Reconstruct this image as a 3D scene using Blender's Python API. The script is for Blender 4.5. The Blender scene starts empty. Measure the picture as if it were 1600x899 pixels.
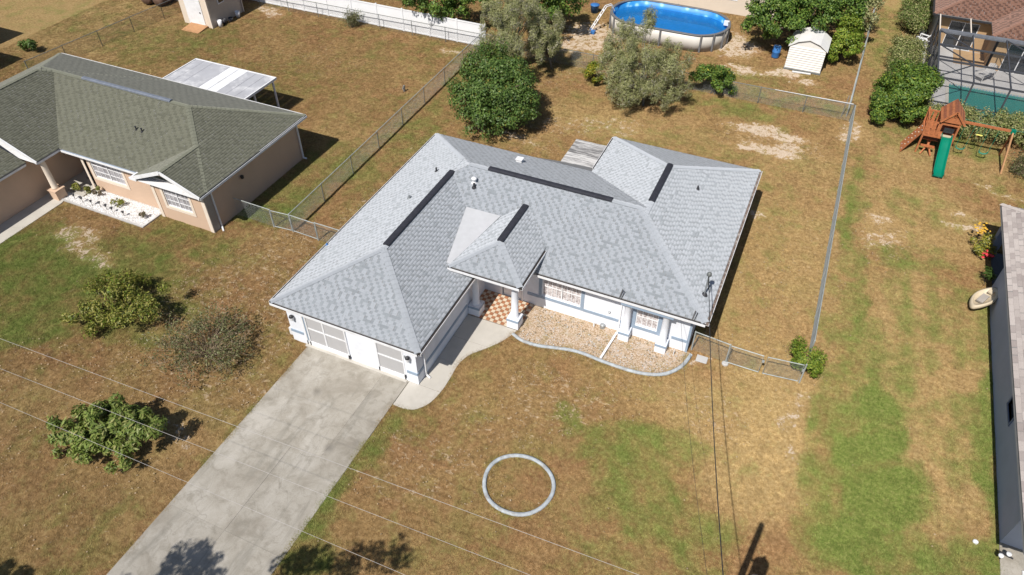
import bpy, math, random
import numpy as np
from mathutils import Vector, Matrix

# ------------------------------------------------------------------ camera
SC = bpy.context.scene
COL = SC.collection
CAM = np.array([12.0866, -16.9201, 25.0])
PITCH, YAW, FPX = math.radians(43.175), math.radians(24.195), 1135.0
cam_d = bpy.data.cameras.new('camera'); cam = bpy.data.objects.new('camera', cam_d); COL.objects.link(cam)
cam.location = CAM; cam.rotation_euler = (math.pi/2 - PITCH, 0, YAW)
cam_d.sensor_width = 36.0; cam_d.lens = 36.0*FPX/1600.0
cam_d.clip_start = 0.5; cam_d.clip_end = 6000
SC.camera = cam
SC.render.resolution_x, SC.render.resolution_y = 1024, 575

# ------------------------------------------------------------------ light
SHX, SHY = 0.105, 0.78                      # ground shadow per metre of height
world = bpy.data.worlds.new('World'); SC.world = world; world.use_nodes = True
wn = world.node_tree.nodes; wl = world.node_tree.links
sky = wn.new('ShaderNodeTexSky'); sky.sky_type = 'NISHITA'; sky.sun_disc = False
sky.sun_elevation = math.atan2(1.0, math.hypot(SHX, SHY)); sky.sun_rotation = math.atan2(-SHX, -SHY)
wn['Background'].inputs['Strength'].default_value = 0.075
wl.new(sky.outputs[0], wn['Background'].inputs['Color'])
sun_d = bpy.data.lights.new('sun', 'SUN'); sun = bpy.data.objects.new('sun', sun_d); COL.objects.link(sun)
sun_d.energy = 5.0; sun_d.angle = math.radians(0.5); sun_d.color = (1.0, 0.945, 0.87)
sun.rotation_euler = Vector((SHX, SHY, -1)).to_track_quat('-Z', 'Y').to_euler()
sun.location = (-10, -60, 80)
vs = SC.view_settings
vs.view_transform = 'Standard'; vs.look = 'None'; vs.exposure = 0.14; vs.gamma = 1.0; vs.use_curve_mapping = False

# ------------------------------------------------------------------ helpers
_cf = np.array([-math.sin(YAW)*math.cos(PITCH), math.cos(YAW)*math.cos(PITCH), -math.sin(PITCH)])
_r = np.array([math.cos(YAW), math.sin(YAW), 0.0]); _d = np.cross(_cf, _r)
def at(u, v, z=0.0):
    """survey helper: place on the level z that lies under a photograph pixel (1600x899)"""
    d = _r*((u-800)/FPX) + _d*((v-449.5)/FPX) + _cf
    p = CAM + d*((z-CAM[2])/d[2])
    return (float(p[0]), float(p[1]), z)
def at2(u, v): return at(u, v)[:2]

ORG = {}
def tag(o, label=None, cat=None, group=None, kind=None):
    if label: o['label'] = label
    if cat: o['category'] = cat
    if group: o['group'] = group
    if kind: o['kind'] = kind
    return o
def thing(name, loc, label, cat, group=None):
    o = bpy.data.objects.new(name, None); COL.objects.link(o); o.location = loc
    o.empty_display_size = 0.3
    ORG[o.name] = tuple(loc)
    return tag(o, label, cat, group)

class MB:
    def __init__(s): s.v = []; s.f = []
    def add(s, vs, fs):
        n = len(s.v); s.v += [tuple(p) for p in vs]; s.f += [tuple(i+n for i in f) for f in fs]; return s
    def box(s, x0, x1, y0, y1, z0, z1):
        if x1 < x0: x0, x1 = x1, x0
        if y1 < y0: y0, y1 = y1, y0
        return s.add([(x0,y0,z0),(x1,y0,z0),(x1,y1,z0),(x0,y1,z0),(x0,y0,z1),(x1,y0,z1),(x1,y1,z1),(x0,y1,z1)],
                     [(0,3,2,1),(4,5,6,7),(0,1,5,4),(1,2,6,5),(2,3,7,6),(3,0,4,7)])
    def bar(s, p, q, w, h, up=(0,0,1)):
        p = Vector(p); q = Vector(q); d = (q-p).normalized(); u = Vector(up)
        a = d.cross(u)
        if a.length < 1e-4: a = d.cross(Vector((1,0,0)))
        a.normalize(); b = a.cross(d).normalized(); a = a*(w/2); b = b*(h/2)
        return s.add([p-a-b, p+a-b, p+a+b, p-a+b, q-a-b, q+a-b, q+a+b, q-a+b],
                     [(0,1,2,3),(7,6,5,4),(0,4,5,1),(1,5,6,2),(2,6,7,3),(3,7,4,0)])
    def tube(s, pts, r, n=6, r2=None, closed=False):
        pts = [Vector(p) for p in pts]; m = len(pts); rings = []
        for i, p in enumerate(pts):
            if closed: d = pts[(i+1) % m]-pts[i-1]
            else: d = pts[min(i+1, m-1)]-pts[max(i-1, 0)]
            d.normalize()
            a = d.cross(Vector((0,0,1)))
            if a.length < 1e-3: a = d.cross(Vector((1,0,0)))
            a.normalize(); b = a.cross(d)
            rr = r if r2 is None else r+(r2-r)*i/max(1, m-1)
            rings.append([p+(a*math.cos(2*math.pi*k/n)+b*math.sin(2*math.pi*k/n))*rr for k in range(n)])
        base = len(s.v)
        for R in rings: s.v += [tuple(p) for p in R]
        L = m if closed else m-1
        for i in range(L):
            for k in range(n):
                a0 = base+i*n+k; a1 = base+i*n+(k+1) % n; j = (i+1) % m
                s.f.append((a0, a1, base+j*n+(k+1) % n, base+j*n+k))
        if not closed:
            s.f.append(tuple(base+k for k in reversed(range(n)))); s.f.append(tuple(base+(m-1)*n+k for k in range(n)))
        return s
    def lathe(s, c, prof, n=14):
        base = len(s.v)
        for (r, z) in prof:
            s.v += [(c[0]+r*math.cos(2*math.pi*k/n), c[1]+r*math.sin(2*math.pi*k/n), c[2]+z) for k in range(n)]
        for i in range(len(prof)-1):
            for k in range(n):
                a = base+i*n+k; b = base+i*n+(k+1) % n
                s.f.append((a, b, b+n, a+n))
        s.f.append(tuple(base+k for k in reversed(range(n)))); s.f.append(tuple(base+(len(prof)-1)*n+k for k in range(n)))
        return s
    def prism(s, poly, z0, z1):
        A = sum(poly[i][0]*poly[(i+1) % len(poly)][1]-poly[(i+1) % len(poly)][0]*poly[i][1] for i in range(len(poly)))
        if A < 0: poly = poly[::-1]
        n = len(poly)
        return s.add([(x,y,z0) for x,y in poly]+[(x,y,z1) for x,y in poly],
                     [tuple(reversed(range(n))), tuple(range(n, 2*n))]+[(i, (i+1) % n, n+(i+1) % n, n+i) for i in range(n)])
    def poly3(s, pts, th=0.05):
        """flat polygon in space, given thickness straight down"""
        n = len(pts); P = [Vector(p) for p in pts]
        nz = sum(((P[i].x-P[i-1].x)*(P[i].y+P[i-1].y)) for i in range(n))
        if nz > 0: P = P[::-1]
        return s.add([tuple(p) for p in P]+[(p.x,p.y,p.z-th) for p in P],
                     [tuple(range(n)), tuple(reversed(range(n, 2*n)))]+[(i, n+i, n+(i+1) % n, (i+1) % n) for i in range(n)])
    def sweep(s, path, prof, closed=False):
        """profile (offset to the left, z) along a plan path"""
        P = [Vector((p[0], p[1])) for p in path]; m = len(P); k = len(prof); base = len(s.v)
        for i in range(m):
            d = (P[(i+1) % m]-P[i-1]) if closed else (P[min(i+1,m-1)]-P[max(i-1,0)])
            d.normalize(); nrm = Vector((-d.y, d.x))
            for (o, z) in prof: s.v.append((P[i].x+nrm.x*o, P[i].y+nrm.y*o, z))
        for i in range(m if closed else m-1):
            j = (i+1) % m
            for a in range(k):
                b = (a+1) % k
                s.f.append((base+i*k+a, base+i*k+b, base+j*k+b, base+j*k+a))
        if not closed:
            s.f.append(tuple(base+a for a in range(k))); s.f.append(tuple(base+(m-1)*k+a for a in reversed(range(k))))
        return s
    def build(s, name, mat, parent=None, smooth=False, origin=None, bevel=0):
        if parent is not None: o0 = ORG[parent.name]
        elif origin is not None: o0 = origin
        else:
            A = np.array(s.v); o0 = (float(A[:,0].mean()), float(A[:,1].mean()), float(A[:,2].min()))
        me = bpy.data.meshes.new(name)
        me.from_pydata([(x-o0[0], y-o0[1], z-o0[2]) for x,y,z in s.v], [], s.f)
        me.update()
        if smooth: me.polygons.foreach_set('use_smooth', [True]*len(me.polygons))
        o = bpy.data.objects.new(name, me); COL.objects.link(o)
        me.materials.append(MATS[mat] if isinstance(mat, str) else mat)
        if parent is not None: o.parent = parent; ORG[o.name] = o0
        else: o.location = o0; ORG[o.name] = o0
        if bevel:
            b = o.modifiers.new('bevel', 'BEVEL'); b.width = bevel; b.segments = 2; b.limit_method = 'ANGLE'
        return o

def np_mesh(name, V, nq, mat, parent=None, origin=None, tri=False):
    """V: (nq*k,3) loose polygons"""
    k = 3 if tri else 4
    o0 = np.array(ORG[parent.name] if parent is not None else (origin or (0,0,0)), float)
    me = bpy.data.meshes.new(name)
    me.vertices.add(nq*k); me.vertices.foreach_set('co', (V-o0).astype(np.float32).ravel())
    me.loops.add(nq*k); me.loops.foreach_set('vertex_index', np.arange(nq*k, dtype=np.int32))
    me.polygons.add(nq); me.polygons.foreach_set('loop_start', np.arange(0, nq*k, k, dtype=np.int32))
    me.update(calc_edges=True)
    o = bpy.data.objects.new(name, me); COL.objects.link(o); me.materials.append(MATS[mat])
    if parent is not None: o.parent = parent
    else: o.location = tuple(o0)
    ORG[o.name] = tuple(o0)
    return o

def structure(o): o['kind'] = 'structure'; return o

# ------------------------------------------------------------------ materials
MATS = {}
class NT:
    def __init__(s, name):
        s.m = bpy.data.materials.new(name); s.m.use_nodes = True; s.t = s.m.node_tree; s.b = s.t.nodes['Principled BSDF']; MATS[name] = s.m
    def n(s, typ, **kw):
        x = s.t.nodes.new(typ)
        for k, v in kw.items():
            if k.startswith('i_'): x.inputs[k[2:].replace('_', ' ')].default_value = v
            else: setattr(x, k, v)
        return x
    def l(s, a, b): s.t.links.new(a, b)
    def mix(s, fac, a, b, blend='MIX'):
        x = s.t.nodes.new('ShaderNodeMix'); x.data_type = 'RGBA'; x.blend_type = blend
        for i, val in ((0, fac), (6, a), (7, b)):
            if hasattr(val, 'links') or hasattr(val, 'is_output'): s.l(val, x.inputs[i])
            elif i == 0: x.inputs[0].default_value = val
            else: x.inputs[i].default_value = (*val, 1)
        return x.outputs[2]
    def math(s, op, a, b=None, c=None, clamp=False):
        x = s.t.nodes.new('ShaderNodeMath'); x.operation = op; x.use_clamp = clamp
        for i, val in enumerate((a, b, c)):
            if val is None: continue
            if hasattr(val, 'is_output'): s.l(val, x.inputs[i])
            else: x.inputs[i].default_value = val
        return x.outputs[0]
    def noise(s, scale, detail=4, rough=0.55, vec=None, dist=0.0):
        x = s.n('ShaderNodeTexNoise'); x.inputs['Scale'].default_value = scale; x.inputs['Detail'].default_value = detail
        x.inputs['Roughness'].default_value = rough; x.inputs['Distortion'].default_value = dist
        if vec is not None: s.l(vec, x.inputs['Vector'])
        return x.outputs['Fac']
    def ramp(s, fac, stops):
        x = s.n('ShaderNodeValToRGB'); e = x.color_ramp.elements
        while len(e) < len(stops): e.new(0.5)
        for i, (p, c) in enumerate(stops):
            e[i].position = p; e[i].color = (*c, 1) if not np.isscalar(c) else (c, c, c, 1)
        s.l(fac, x.inputs[0]); return x.outputs[0]
    def bump(s, h, strength, dist):
        x = s.n('ShaderNodeBump'); x.inputs['Strength'].default_value = strength; x.inputs['Distance'].default_value = dist
        s.l(h, x.inputs['Height']); s.l(x.outputs[0], s.b.inputs['Normal'])
    def pos(s): return s.n('ShaderNodeNewGeometry').outputs['Position']

def simple(name, col, rough=0.6, var=0.12, scale=3.0, metal=0.0, bump=0.0, spec=0.5, dirt=None, dirt_amt=0.0):
    t = NT(name); p = t.pos()
    n1 = t.noise(scale, 5, 0.6, p)
    dark = tuple(c*(1-var) for c in col); lite = tuple(min(1, c*(1+var)) for c in col)
    c = t.ramp(n1, [(0.3, dark), (0.7, lite)])
    if dirt:
        n2 = t.noise(scale*0.6, 7, 0.68, p)
        f = t.ramp(n2, [(0.5, 0.0), (0.72, dirt_amt)])
        c = t.mix(f, c, dirt)
    t.l(c, t.b.inputs['Base Color']); t.b.inputs['Roughness'].default_value = rough
    t.b.inputs['Metallic'].default_value = metal; t.b.inputs['Specular IOR Level'].default_value = spec
    if bump:
        t.bump(t.noise(scale*12, 3, 0.6, p), 0.6, bump)
    return t

simple('white_wall', (0.74, 0.765, 0.82), 0.7, 0.05, 1.5, bump=0.006, dirt=(0.5, 0.5, 0.5), dirt_amt=0.25)
simple('trim_blue', (0.27, 0.345, 0.44), 0.6, 0.08, 3)
simple('white_paint', (0.76, 0.77, 0.79), 0.45, 0.06, 2.5, dirt=(0.42, 0.40, 0.37), dirt_amt=0.35)
simple('white_vinyl', (0.80, 0.81, 0.83), 0.4, 0.03, 1.0)
simple('gutter_debris', (0.030, 0.024, 0.022), 0.9, 0.6, 9)
simple('gutter_dirty', (0.16, 0.12, 0.10), 0.8, 0.5, 6, dirt=(0.6, 0.58, 0.55), dirt_amt=0.6)
simple('ridge_vent_dark', (0.022, 0.023, 0.032), 0.75, 0.3, 5)
simple('ridge_vent_grey', (0.15, 0.17, 0.21), 0.6, 0.2, 5)
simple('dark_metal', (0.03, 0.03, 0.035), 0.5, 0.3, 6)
simple('grey_metal', (0.33, 0.35, 0.36), 0.45, 0.2, 6, metal=0.5)
simple('galvanised', (0.40, 0.43, 0.42), 0.5, 0.2, 5, metal=0.25)
simple('galvanised_dark', (0.16, 0.17, 0.165), 0.6, 0.25, 5, metal=0.2)
simple('wire_pale', (0.42, 0.40, 0.385), 0.5, 0.1, 1)
simple('wire_dark', (0.03, 0.03, 0.03), 0.6, 0.1, 1)
simple('edging_concrete', (0.37, 0.405, 0.43), 0.85, 0.22, 5, bump=0.01, dirt=(0.22, 0.18, 0.13), dirt_amt=0.7)
simple('peach_wall', (0.56, 0.405, 0.295), 0.8, 0.04, 1.2, bump=0.006)
simple('cream_trim', (0.72, 0.63, 0.53), 0.7, 0.05, 2)
simple('tan_wall', (0.47, 0.40, 0.335), 0.8, 0.05, 1.2, bump=0.004)
simple('beige_wall', (0.66, 0.57, 0.47), 0.8, 0.04, 1.0)
simple('ochre_wall', (0.42, 0.28, 0.15), 0.8, 0.06, 1.0)
simple('slate_wall', (0.43, 0.46, 0.53), 0.8, 0.05, 1.2, bump=0.006)
simple('slate_trim', (0.17, 0.21, 0.30), 0.7, 0.08, 2)
def mat_plank():
    t = NT('weathered_plank'); p = t.pos(); mp = t.n('ShaderNodeMapping'); mp.inputs['Scale'].default_value = (0.9, 5.0, 1); t.l(p, mp.inputs['Vector'])
    a = t.noise(1.4, 7, 0.7, mp.outputs[0]); oi = t.n('ShaderNodeObjectInfo')
    k = t.math('ADD', a, t.math('MULTIPLY_ADD', oi.outputs['Random'], 0.22, -0.11))
    c = t.ramp(k, [(0.38, (0.15, 0.148, 0.15)), (0.5, (0.34, 0.335, 0.335)), (0.62, (0.56, 0.555, 0.55))])
    t.l(c, t.b.inputs['Base Color']); t.b.inputs['Roughness'].default_value = 0.85; t.bump(a, 0.5, 0.006)
mat_plank()
simple('aluminium_roof', (0.40, 0.405, 0.43), 0.5, 0.08, 1.5, dirt=(0.75, 0.75, 0.76), dirt_amt=0.8)
simple('membrane', (0.47, 0.48, 0.50), 0.8, 0.05, 3)
simple('terracotta', (0.36, 0.16, 0.08), 0.6, 0.3, 4)
simple('tile_cream', (0.60, 0.50, 0.38), 0.6, 0.2, 4)
simple('tile_grout', (0.28, 0.24, 0.20), 0.9, 0.2, 8)
simple('redwood', (0.40, 0.14, 0.055), 0.6, 0.25, 7)
simple('redwood_dark', (0.25, 0.085, 0.04), 0.65, 0.25, 7)
simple('green_plastic', (0.0, 0.17, 0.105), 0.3, 0.06, 3)
simple('green_canvas', (0.02, 0.20, 0.13), 0.6, 0.1, 3)
simple('yellow_plastic', (0.65, 0.60, 0.12), 0.4, 0.1, 3)
simple('beige_plastic', (0.52, 0.44, 0.32), 0.5, 0.1, 5)
simple('grey_plastic', (0.33, 0.30, 0.27), 0.6, 0.1, 5)
simple('bark', (0.10, 0.075, 0.055), 0.9, 0.35, 8, bump=0.02)
simple('twig', (0.24, 0.18, 0.12), 0.9, 0.3, 8)
simple('bark_grey', (0.22, 0.20, 0.175), 0.9, 0.3, 8, bump=0.01)
simple('pole_wood', (0.16, 0.12, 0.09), 0.9, 0.25, 6)
simple('white_plastic', (0.74, 0.75, 0.77), 0.35, 0.05, 3)
simple('blue_plastic', (0.04, 0.16, 0.42), 0.4, 0.1, 3)
simple('leaf_litter', (0.36, 0.27, 0.175), 0.9, 0.45, 30)
simple('pool_wall', (0.60, 0.57, 0.52), 0.5, 0.05, 2)
simple('pool_rim', (0.15, 0.15, 0.155), 0.5, 0.15, 4)
simple('bronze', (0.055, 0.058, 0.068), 0.5, 0.15, 4)
simple('bronze_grey', (0.15, 0.16, 0.185), 0.5, 0.15, 4)
simple('shed_white', (0.76, 0.73, 0.68), 0.5, 0.05, 2)
simple('shed_roof', (0.74, 0.73, 0.71), 0.5, 0.05, 2)
simple('deck_grey', (0.46, 0.455, 0.45), 0.85, 0.10, 1.2, dirt=(0.33, 0.31, 0.29), dirt_amt=0.5)
simple('walk_concrete', (0.47, 0.445, 0.40), 0.9, 0.08, 0.9, bump=0.004, dirt=(0.31, 0.29, 0.25), dirt_amt=0.45)
simple('ramp_wood', (0.40, 0.215, 0.10), 0.8, 0.15, 4)
simple('curtain_grey', (0.36, 0.365, 0.375), 0.8, 0.12, 2.5)
simple('brown_barrel', (0.14, 0.085, 0.06), 0.6, 0.3, 4)
simple('flower_yellow', (0.62, 0.36, 0.03), 0.6, 0.2, 9)
simple('flower_red', (0.60, 0.03, 0.05), 0.6, 0.2, 9)

def mat_driveway():
    t = NT('driveway_concrete'); p = t.pos()
    big = t.noise(0.5, 8, 0.68, p, 0.5); mid = t.noise(1.9, 7, 0.72, p, 0.5); fine = t.noise(30, 3, 0.75, p)
    c = t.ramp(big, [(0.34, (0.245, 0.222, 0.185)), (0.48, (0.325, 0.302, 0.262)), (0.64, (0.395, 0.373, 0.335))])
    c = t.mix(t.ramp(mid, [(0.50, 0.0), (0.66, 0.6)]), c, (0.20, 0.182, 0.148))
    mp = t.n('ShaderNodeMapping'); mp.inputs['Scale'].default_value = (1.5, 0.22, 1); t.l(p, mp.inputs['Vector'])
    st = t.noise(1.0, 7, 0.68, mp.outputs[0], 0.5)
    c = t.mix(t.ramp(st, [(0.52, 0.0), (0.66, 0.65)]), c, (0.20, 0.188, 0.16))
    c = t.mix(t.ramp(t.noise(0.8, 6, 0.7, p, 0.8), [(0.58, 0.0), (0.70, 0.45)]), c, (0.44, 0.42, 0.385))
    c = t.mix(t.ramp(fine, [(0.28, 0.45), (0.5, 0.0)]), c, (0.16, 0.15, 0.13))
    # hairline cracks
    wv = t.n('ShaderNodeVectorMath'); wv.operation = 'ADD'; ns = t.n('ShaderNodeTexNoise'); ns.inputs['Scale'].default_value = 1.2; t.l(p, ns.inputs['Vector']); t.l(p, wv.inputs[0]); t.l(ns.outputs['Color'], wv.inputs[1])
    vo = t.n('ShaderNodeTexVoronoi'); vo.feature = 'DISTANCE_TO_EDGE'; vo.inputs['Scale'].default_value = 0.36; t.l(wv.outputs[0], vo.inputs['Vector'])
    cr = t.ramp(vo.outputs['Distance'], [(0.002, 0.3), (0.006, 0.0)])
    c = t.mix(t.math('MULTIPLY', cr, t.ramp(big, [(0.45, 0.0), (0.6, 1.0)])), c, (0.09, 0.08, 0.065))
    # oil spots
    v2 = t.n('ShaderNodeTexVoronoi'); v2.inputs['Scale'].default_value = 0.55; t.l(p, v2.inputs['Vector'])
    c = t.mix(t.ramp(v2.outputs['Distance'], [(0.03, 0.6), (0.16, 0.0)]), c, (0.13, 0.12, 0.105))
    oi = t.n('ShaderNodeObjectInfo'); v = t.math('MULTIPLY_ADD', oi.outputs['Random'], 0.12, 0.99)
    hs = t.n('ShaderNodeHueSaturation'); t.l(c, hs.inputs['Color']); t.l(v, hs.inputs['Value'])
    t.l(hs.outputs[0], t.b.inputs['Base Color']); t.b.inputs['Roughness'].default_value = 0.92; t.b.inputs['Diffuse Roughness'].default_value = 0.8
    t.bump(fine, 0.5, 0.008)
mat_driveway()

def mat_shingle(name, cols, mottle, objrand=False):
    t = NT(name); p = t.pos()
    rnd = t.n('ShaderNodeObjectInfo').outputs['Random'] if objrand else t.n('ShaderNodeNewGeometry').outputs['Random Per Island']
    n = len(cols)
    c = t.ramp(rnd, [(i/(n-1), cols[i]) for i in range(n)])
    big = t.noise(0.55, 6, 0.66, p); fine = t.noise(38, 2, 0.7, p)
    c = t.mix(t.ramp(big, [(0.3, 0.0), (0.75, mottle)]), c, tuple(x*1.35 for x in cols[-1]))
    c = t.mix(t.ramp(fine, [(0.25, 0.5), (0.75, 0.0)]), c, tuple(x*0.55 for x in cols[0]))
    t.l(c, t.b.inputs['Base Color']); t.b.inputs['Roughness'].default_value = 0.9
    t.b.inputs['Specular IOR Level'].default_value = 0.25; t.b.inputs['Diffuse Roughness'].default_value = 1.0
    t.b.inputs['Sheen Weight'].default_value = 0.12; t.b.inputs['Sheen Roughness'].default_value = 0.6
    t.bump(fine, 0.5, 0.01)
def shingle_set(name, light, dark, mottle):
    mat_shingle(name, [tuple(c*k for c in light) for k in (0.95, 1.0, 1.05)], mottle)
    mat_shingle(name+'_dark', [tuple(c*k for c in dark) for k in (0.9, 1.0, 1.1)], mottle*0.5)
shingle_set('shingle_grey', (0.385, 0.413, 0.452), (0.302, 0.330, 0.360), 0.15)
mat_shingle('cap_grey', [(0.348, 0.375, 0.41), (0.365, 0.392, 0.428), (0.38, 0.407, 0.444)], 0.2)
shingle_set('shingle_green', (0.172, 0.174, 0.130), (0.140, 0.142, 0.104), 0.2)
mat_shingle('cap_green', [(0.17, 0.175, 0.130), (0.19, 0.195, 0.148)], 0.2)
shingle_set('shingle_brown', (0.235, 0.125, 0.088), (0.13, 0.066, 0.046), 0.15)
mat_shingle('shingle_taupe', [(0.25, 0.215, 0.205), (0.32, 0.285, 0.27), (0.385, 0.345, 0.325), (0.43, 0.39, 0.37)], 0.2, True)
shingle_set('shingle_taupe_mass', (0.40, 0.36, 0.34), (0.30, 0.265, 0.25), 0.2)
simple('roof_deck', (0.20, 0.20, 0.20), 0.9, 0.1, 3)

def mat_leaf(name, cols, trans=0.3, rough=0.5, obj=False):
    t = NT(name)
    g = t.n('ShaderNodeNewGeometry'); p = g.outputs['Position']
    n = len(cols)
    c = t.ramp(g.outputs['Random Per Island'], [(i/(n-1), cols[i]) for i in range(n)])
    big = t.noise(1.3, 3, 0.5, p)
    hs = t.n('ShaderNodeHueSaturation'); t.l(c, hs.inputs['Color'])
    t.l(t.math('MULTIPLY_ADD', big, 0.9, 0.55), hs.inputs['Value'])
    c = hs.outputs[0]
    t.l(c, t.b.inputs['Base Color']); t.b.inputs['Roughness'].default_value = rough
    t.b.inputs['Specular IOR Level'].default_value = 0.35
    tr = t.n('ShaderNodeBsdfTranslucent'); t.l(t.mix(0.5, c, (0.16, 0.22, 0.03)), tr.inputs['Color'])
    mx = t.n('ShaderNodeMixShader'); mx.inputs[0].default_value = trans
    t.l(t.b.outputs[0], mx.inputs[1]); t.l(tr.outputs[0], mx.inputs[2])
    t.l(mx.outputs[0], t.t.nodes['Material Output'].inputs['Surface'])
mat_leaf('leaf_citrus', [(0.046, 0.087, 0.021), (0.077, 0.143, 0.031), (0.116, 0.194, 0.041), (0.167, 0.238, 0.064)])
mat_leaf('leaf_green', [(0.043, 0.096, 0.017), (0.087, 0.167, 0.029), (0.145, 0.239, 0.041), (0.217, 0.290, 0.051)])
mat_leaf('leaf_bright', [(0.081, 0.149, 0.016), (0.149, 0.236, 0.027), (0.230, 0.297, 0.038), (0.297, 0.338, 0.047)])
mat_leaf('leaf_yellow', [(0.108, 0.144, 0.018), (0.240, 0.252, 0.030), (0.408, 0.348, 0.036), (0.456, 0.396, 0.060)])
mat_leaf('leaf_loquat', [(0.095, 0.14, 0.03), (0.16, 0.225, 0.045), (0.23, 0.29, 0.07), (0.32, 0.31, 0.11)])
mat_leaf('leaf_wispy', [(0.188, 0.206, 0.081), (0.275, 0.294, 0.119), (0.362, 0.369, 0.163), (0.475, 0.456, 0.250)], 0.3)
mat_leaf('leaf_grey', [(0.264, 0.246, 0.180), (0.372, 0.348, 0.264), (0.480, 0.450, 0.360)], 0.25)
mat_leaf('leaf_hedge', [(0.114, 0.150, 0.039), (0.202, 0.246, 0.070), (0.316, 0.325, 0.131), (0.474, 0.421, 0.211)])
mat_leaf('leaf_scrub', [(0.10, 0.125, 0.025), (0.18, 0.20, 0.04), (0.28, 0.27, 0.055), (0.33, 0.29, 0.09)])
mat_leaf('leaf_olive', [(0.081, 0.101, 0.041), (0.135, 0.155, 0.061), (0.203, 0.216, 0.095), (0.284, 0.270, 0.135)])
mat_leaf('leaf_dead', [(0.182, 0.137, 0.091), (0.286, 0.221, 0.156), (0.156, 0.150, 0.078)])

def mat_lawn(name, inst):
    """dry lawn; green, sand and speck come from ground attributes, fine grain from noise"""
    t = NT(name); p = t.pos()
    def attr(nm):
        a = t.n('ShaderNodeAttribute'); a.attribute_name = nm
        a.attribute_type = 'INSTANCER' if inst else 'GEOMETRY'
        return a.outputs['Fac']
    gr, sd, sp, st = attr('green'), attr('sand'), attr('speck'), attr('straw')
    n_big = t.noise(0.9, 6, 0.62, p, 0.3); n_mid = t.noise(6.5, 6, 0.7, p, 0.2); n_fine = t.noise(17, 4, 0.7, p); n_blade = t.noise(60, 2, 0.7, p)
    brown = t.ramp(n_mid, [(0.3, (0.1568, 0.0963, 0.0403)), (0.5, (0.2856, 0.1848, 0.0806)), (0.7, (0.4144, 0.2856, 0.1400))])
    straw = t.ramp(n_mid, [(0.3, (0.2296, 0.1568, 0.0650)), (0.5, (0.3696, 0.2632, 0.1176)), (0.7, (0.5152, 0.3864, 0.1960))])
    green = t.ramp(n_mid, [(0.3, (0.080, 0.118, 0.025)), (0.5, (0.148, 0.188, 0.045)), (0.7, (0.255, 0.265, 0.088))])
    red = t.ramp(n_mid, [(0.3, (0.150, 0.082, 0.036)), (0.5, (0.275, 0.160, 0.075)), (0.7, (0.40, 0.25, 0.13))])
    olive = t.ramp(n_mid, [(0.3, (0.140, 0.105, 0.036)), (0.5, (0.255, 0.20, 0.075)), (0.7, (0.38, 0.30, 0.13))])
    n_reg = t.noise(0.22, 5, 0.6, p, 0.4); n_reg2 = t.noise(0.5, 5, 0.65, p, 0.3)
    brown = t.mix(t.ramp(n_reg, [(0.46, 0.0), (0.6, 0.85)]), brown, red)
    brown = t.mix(t.ramp(n_reg2, [(0.50, 0.0), (0.64, 0.75)]), brown, olive)
    c = t.mix(st, brown, straw)
    c = t.mix(t.ramp(t.noise(1.5, 5, 0.7, p, 0.5), [(0.36, 0.20), (0.5, 0.0)]), c, (0.125, 0.085, 0.038))
    gm = t.math('ADD', gr, t.math('MULTIPLY_ADD', n_big, 2.0, -1.0)); gm = t.math('ADD', gm, t.math('MULTIPLY_ADD', n_mid, 0.9, -0.45))
    gm = t.ramp(gm, [(0.10, 0.0), (0.95, 1.0)])
    c = t.mix(gm, c, green)
    if not inst: c = t.mix(t.ramp(n_blade, [(0.32, 0.42), (0.6, 0.0)]), c, (0.09, 0.060, 0.027))
    # bare pale sand: broad patches and scattered flecks of it
    sm = t.math('ADD', sd, t.math('MULTIPLY_ADD', t.noise(2.6, 6, 0.7, p, 0.8), 2.6, -1.38)); sm = t.math('ADD', sm, t.math('MULTIPLY_ADD', n_fine, 1.0, -0.5)); sm = t.math('MULTIPLY', sm, t.ramp(sd, [(0.02, 0.0), (0.2, 1.0)]))
    sm = t.ramp(sm, [(0.42, 0.0), (0.62, 1.0)])
    sand = t.ramp(n_fine, [(0.3, (0.33, 0.25, 0.175)), (0.7, (0.54, 0.455, 0.365))])
    c = t.mix(sm, c, sand)
    mp = t.n('ShaderNodeMapping'); mp.inputs['Rotation'].default_value = (0, 0, 0.5); mp.inputs['Scale'].default_value = (1.0, 1.7, 1); t.l(p, mp.inputs['Vector'])
    n_sp = t.noise(3.1, 5, 0.66, mp.outputs[0], 0.7)
    k = t.math('ADD', n_sp, t.math('MULTIPLY_ADD', sp, 0.17, -0.17))
    k = t.ramp(k, [(0.565, 0.0), (0.64, 0.85)])
    c = t.mix(k, c, t.ramp(n_fine, [(0.3, (0.36, 0.265, 0.165)), (0.7, (0.52, 0.42, 0.30))]))
    if inst:
        oi = t.n('ShaderNodeObjectInfo')
        hs = t.n('ShaderNodeHueSaturation'); t.l(c, hs.inputs['Color'])
        t.l(t.math('MULTIPLY_ADD', oi.outputs['Random'], 0.75, 0.76), hs.inputs['Value']); c = hs.outputs[0]
    t.l(c, t.b.inputs['Base Color']); t.b.inputs['Roughness'].default_value = 0.95
    t.b.inputs['Specular IOR Level'].default_value = 0.1; t.b.inputs['Diffuse Roughness'].default_value = 1.0
    if not inst: t.bump(t.math('ADD', n_fine, n_blade), 0.9, 0.035)
mat_lawn('lawn', False); mat_lawn('lawn_blade', True)

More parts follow.
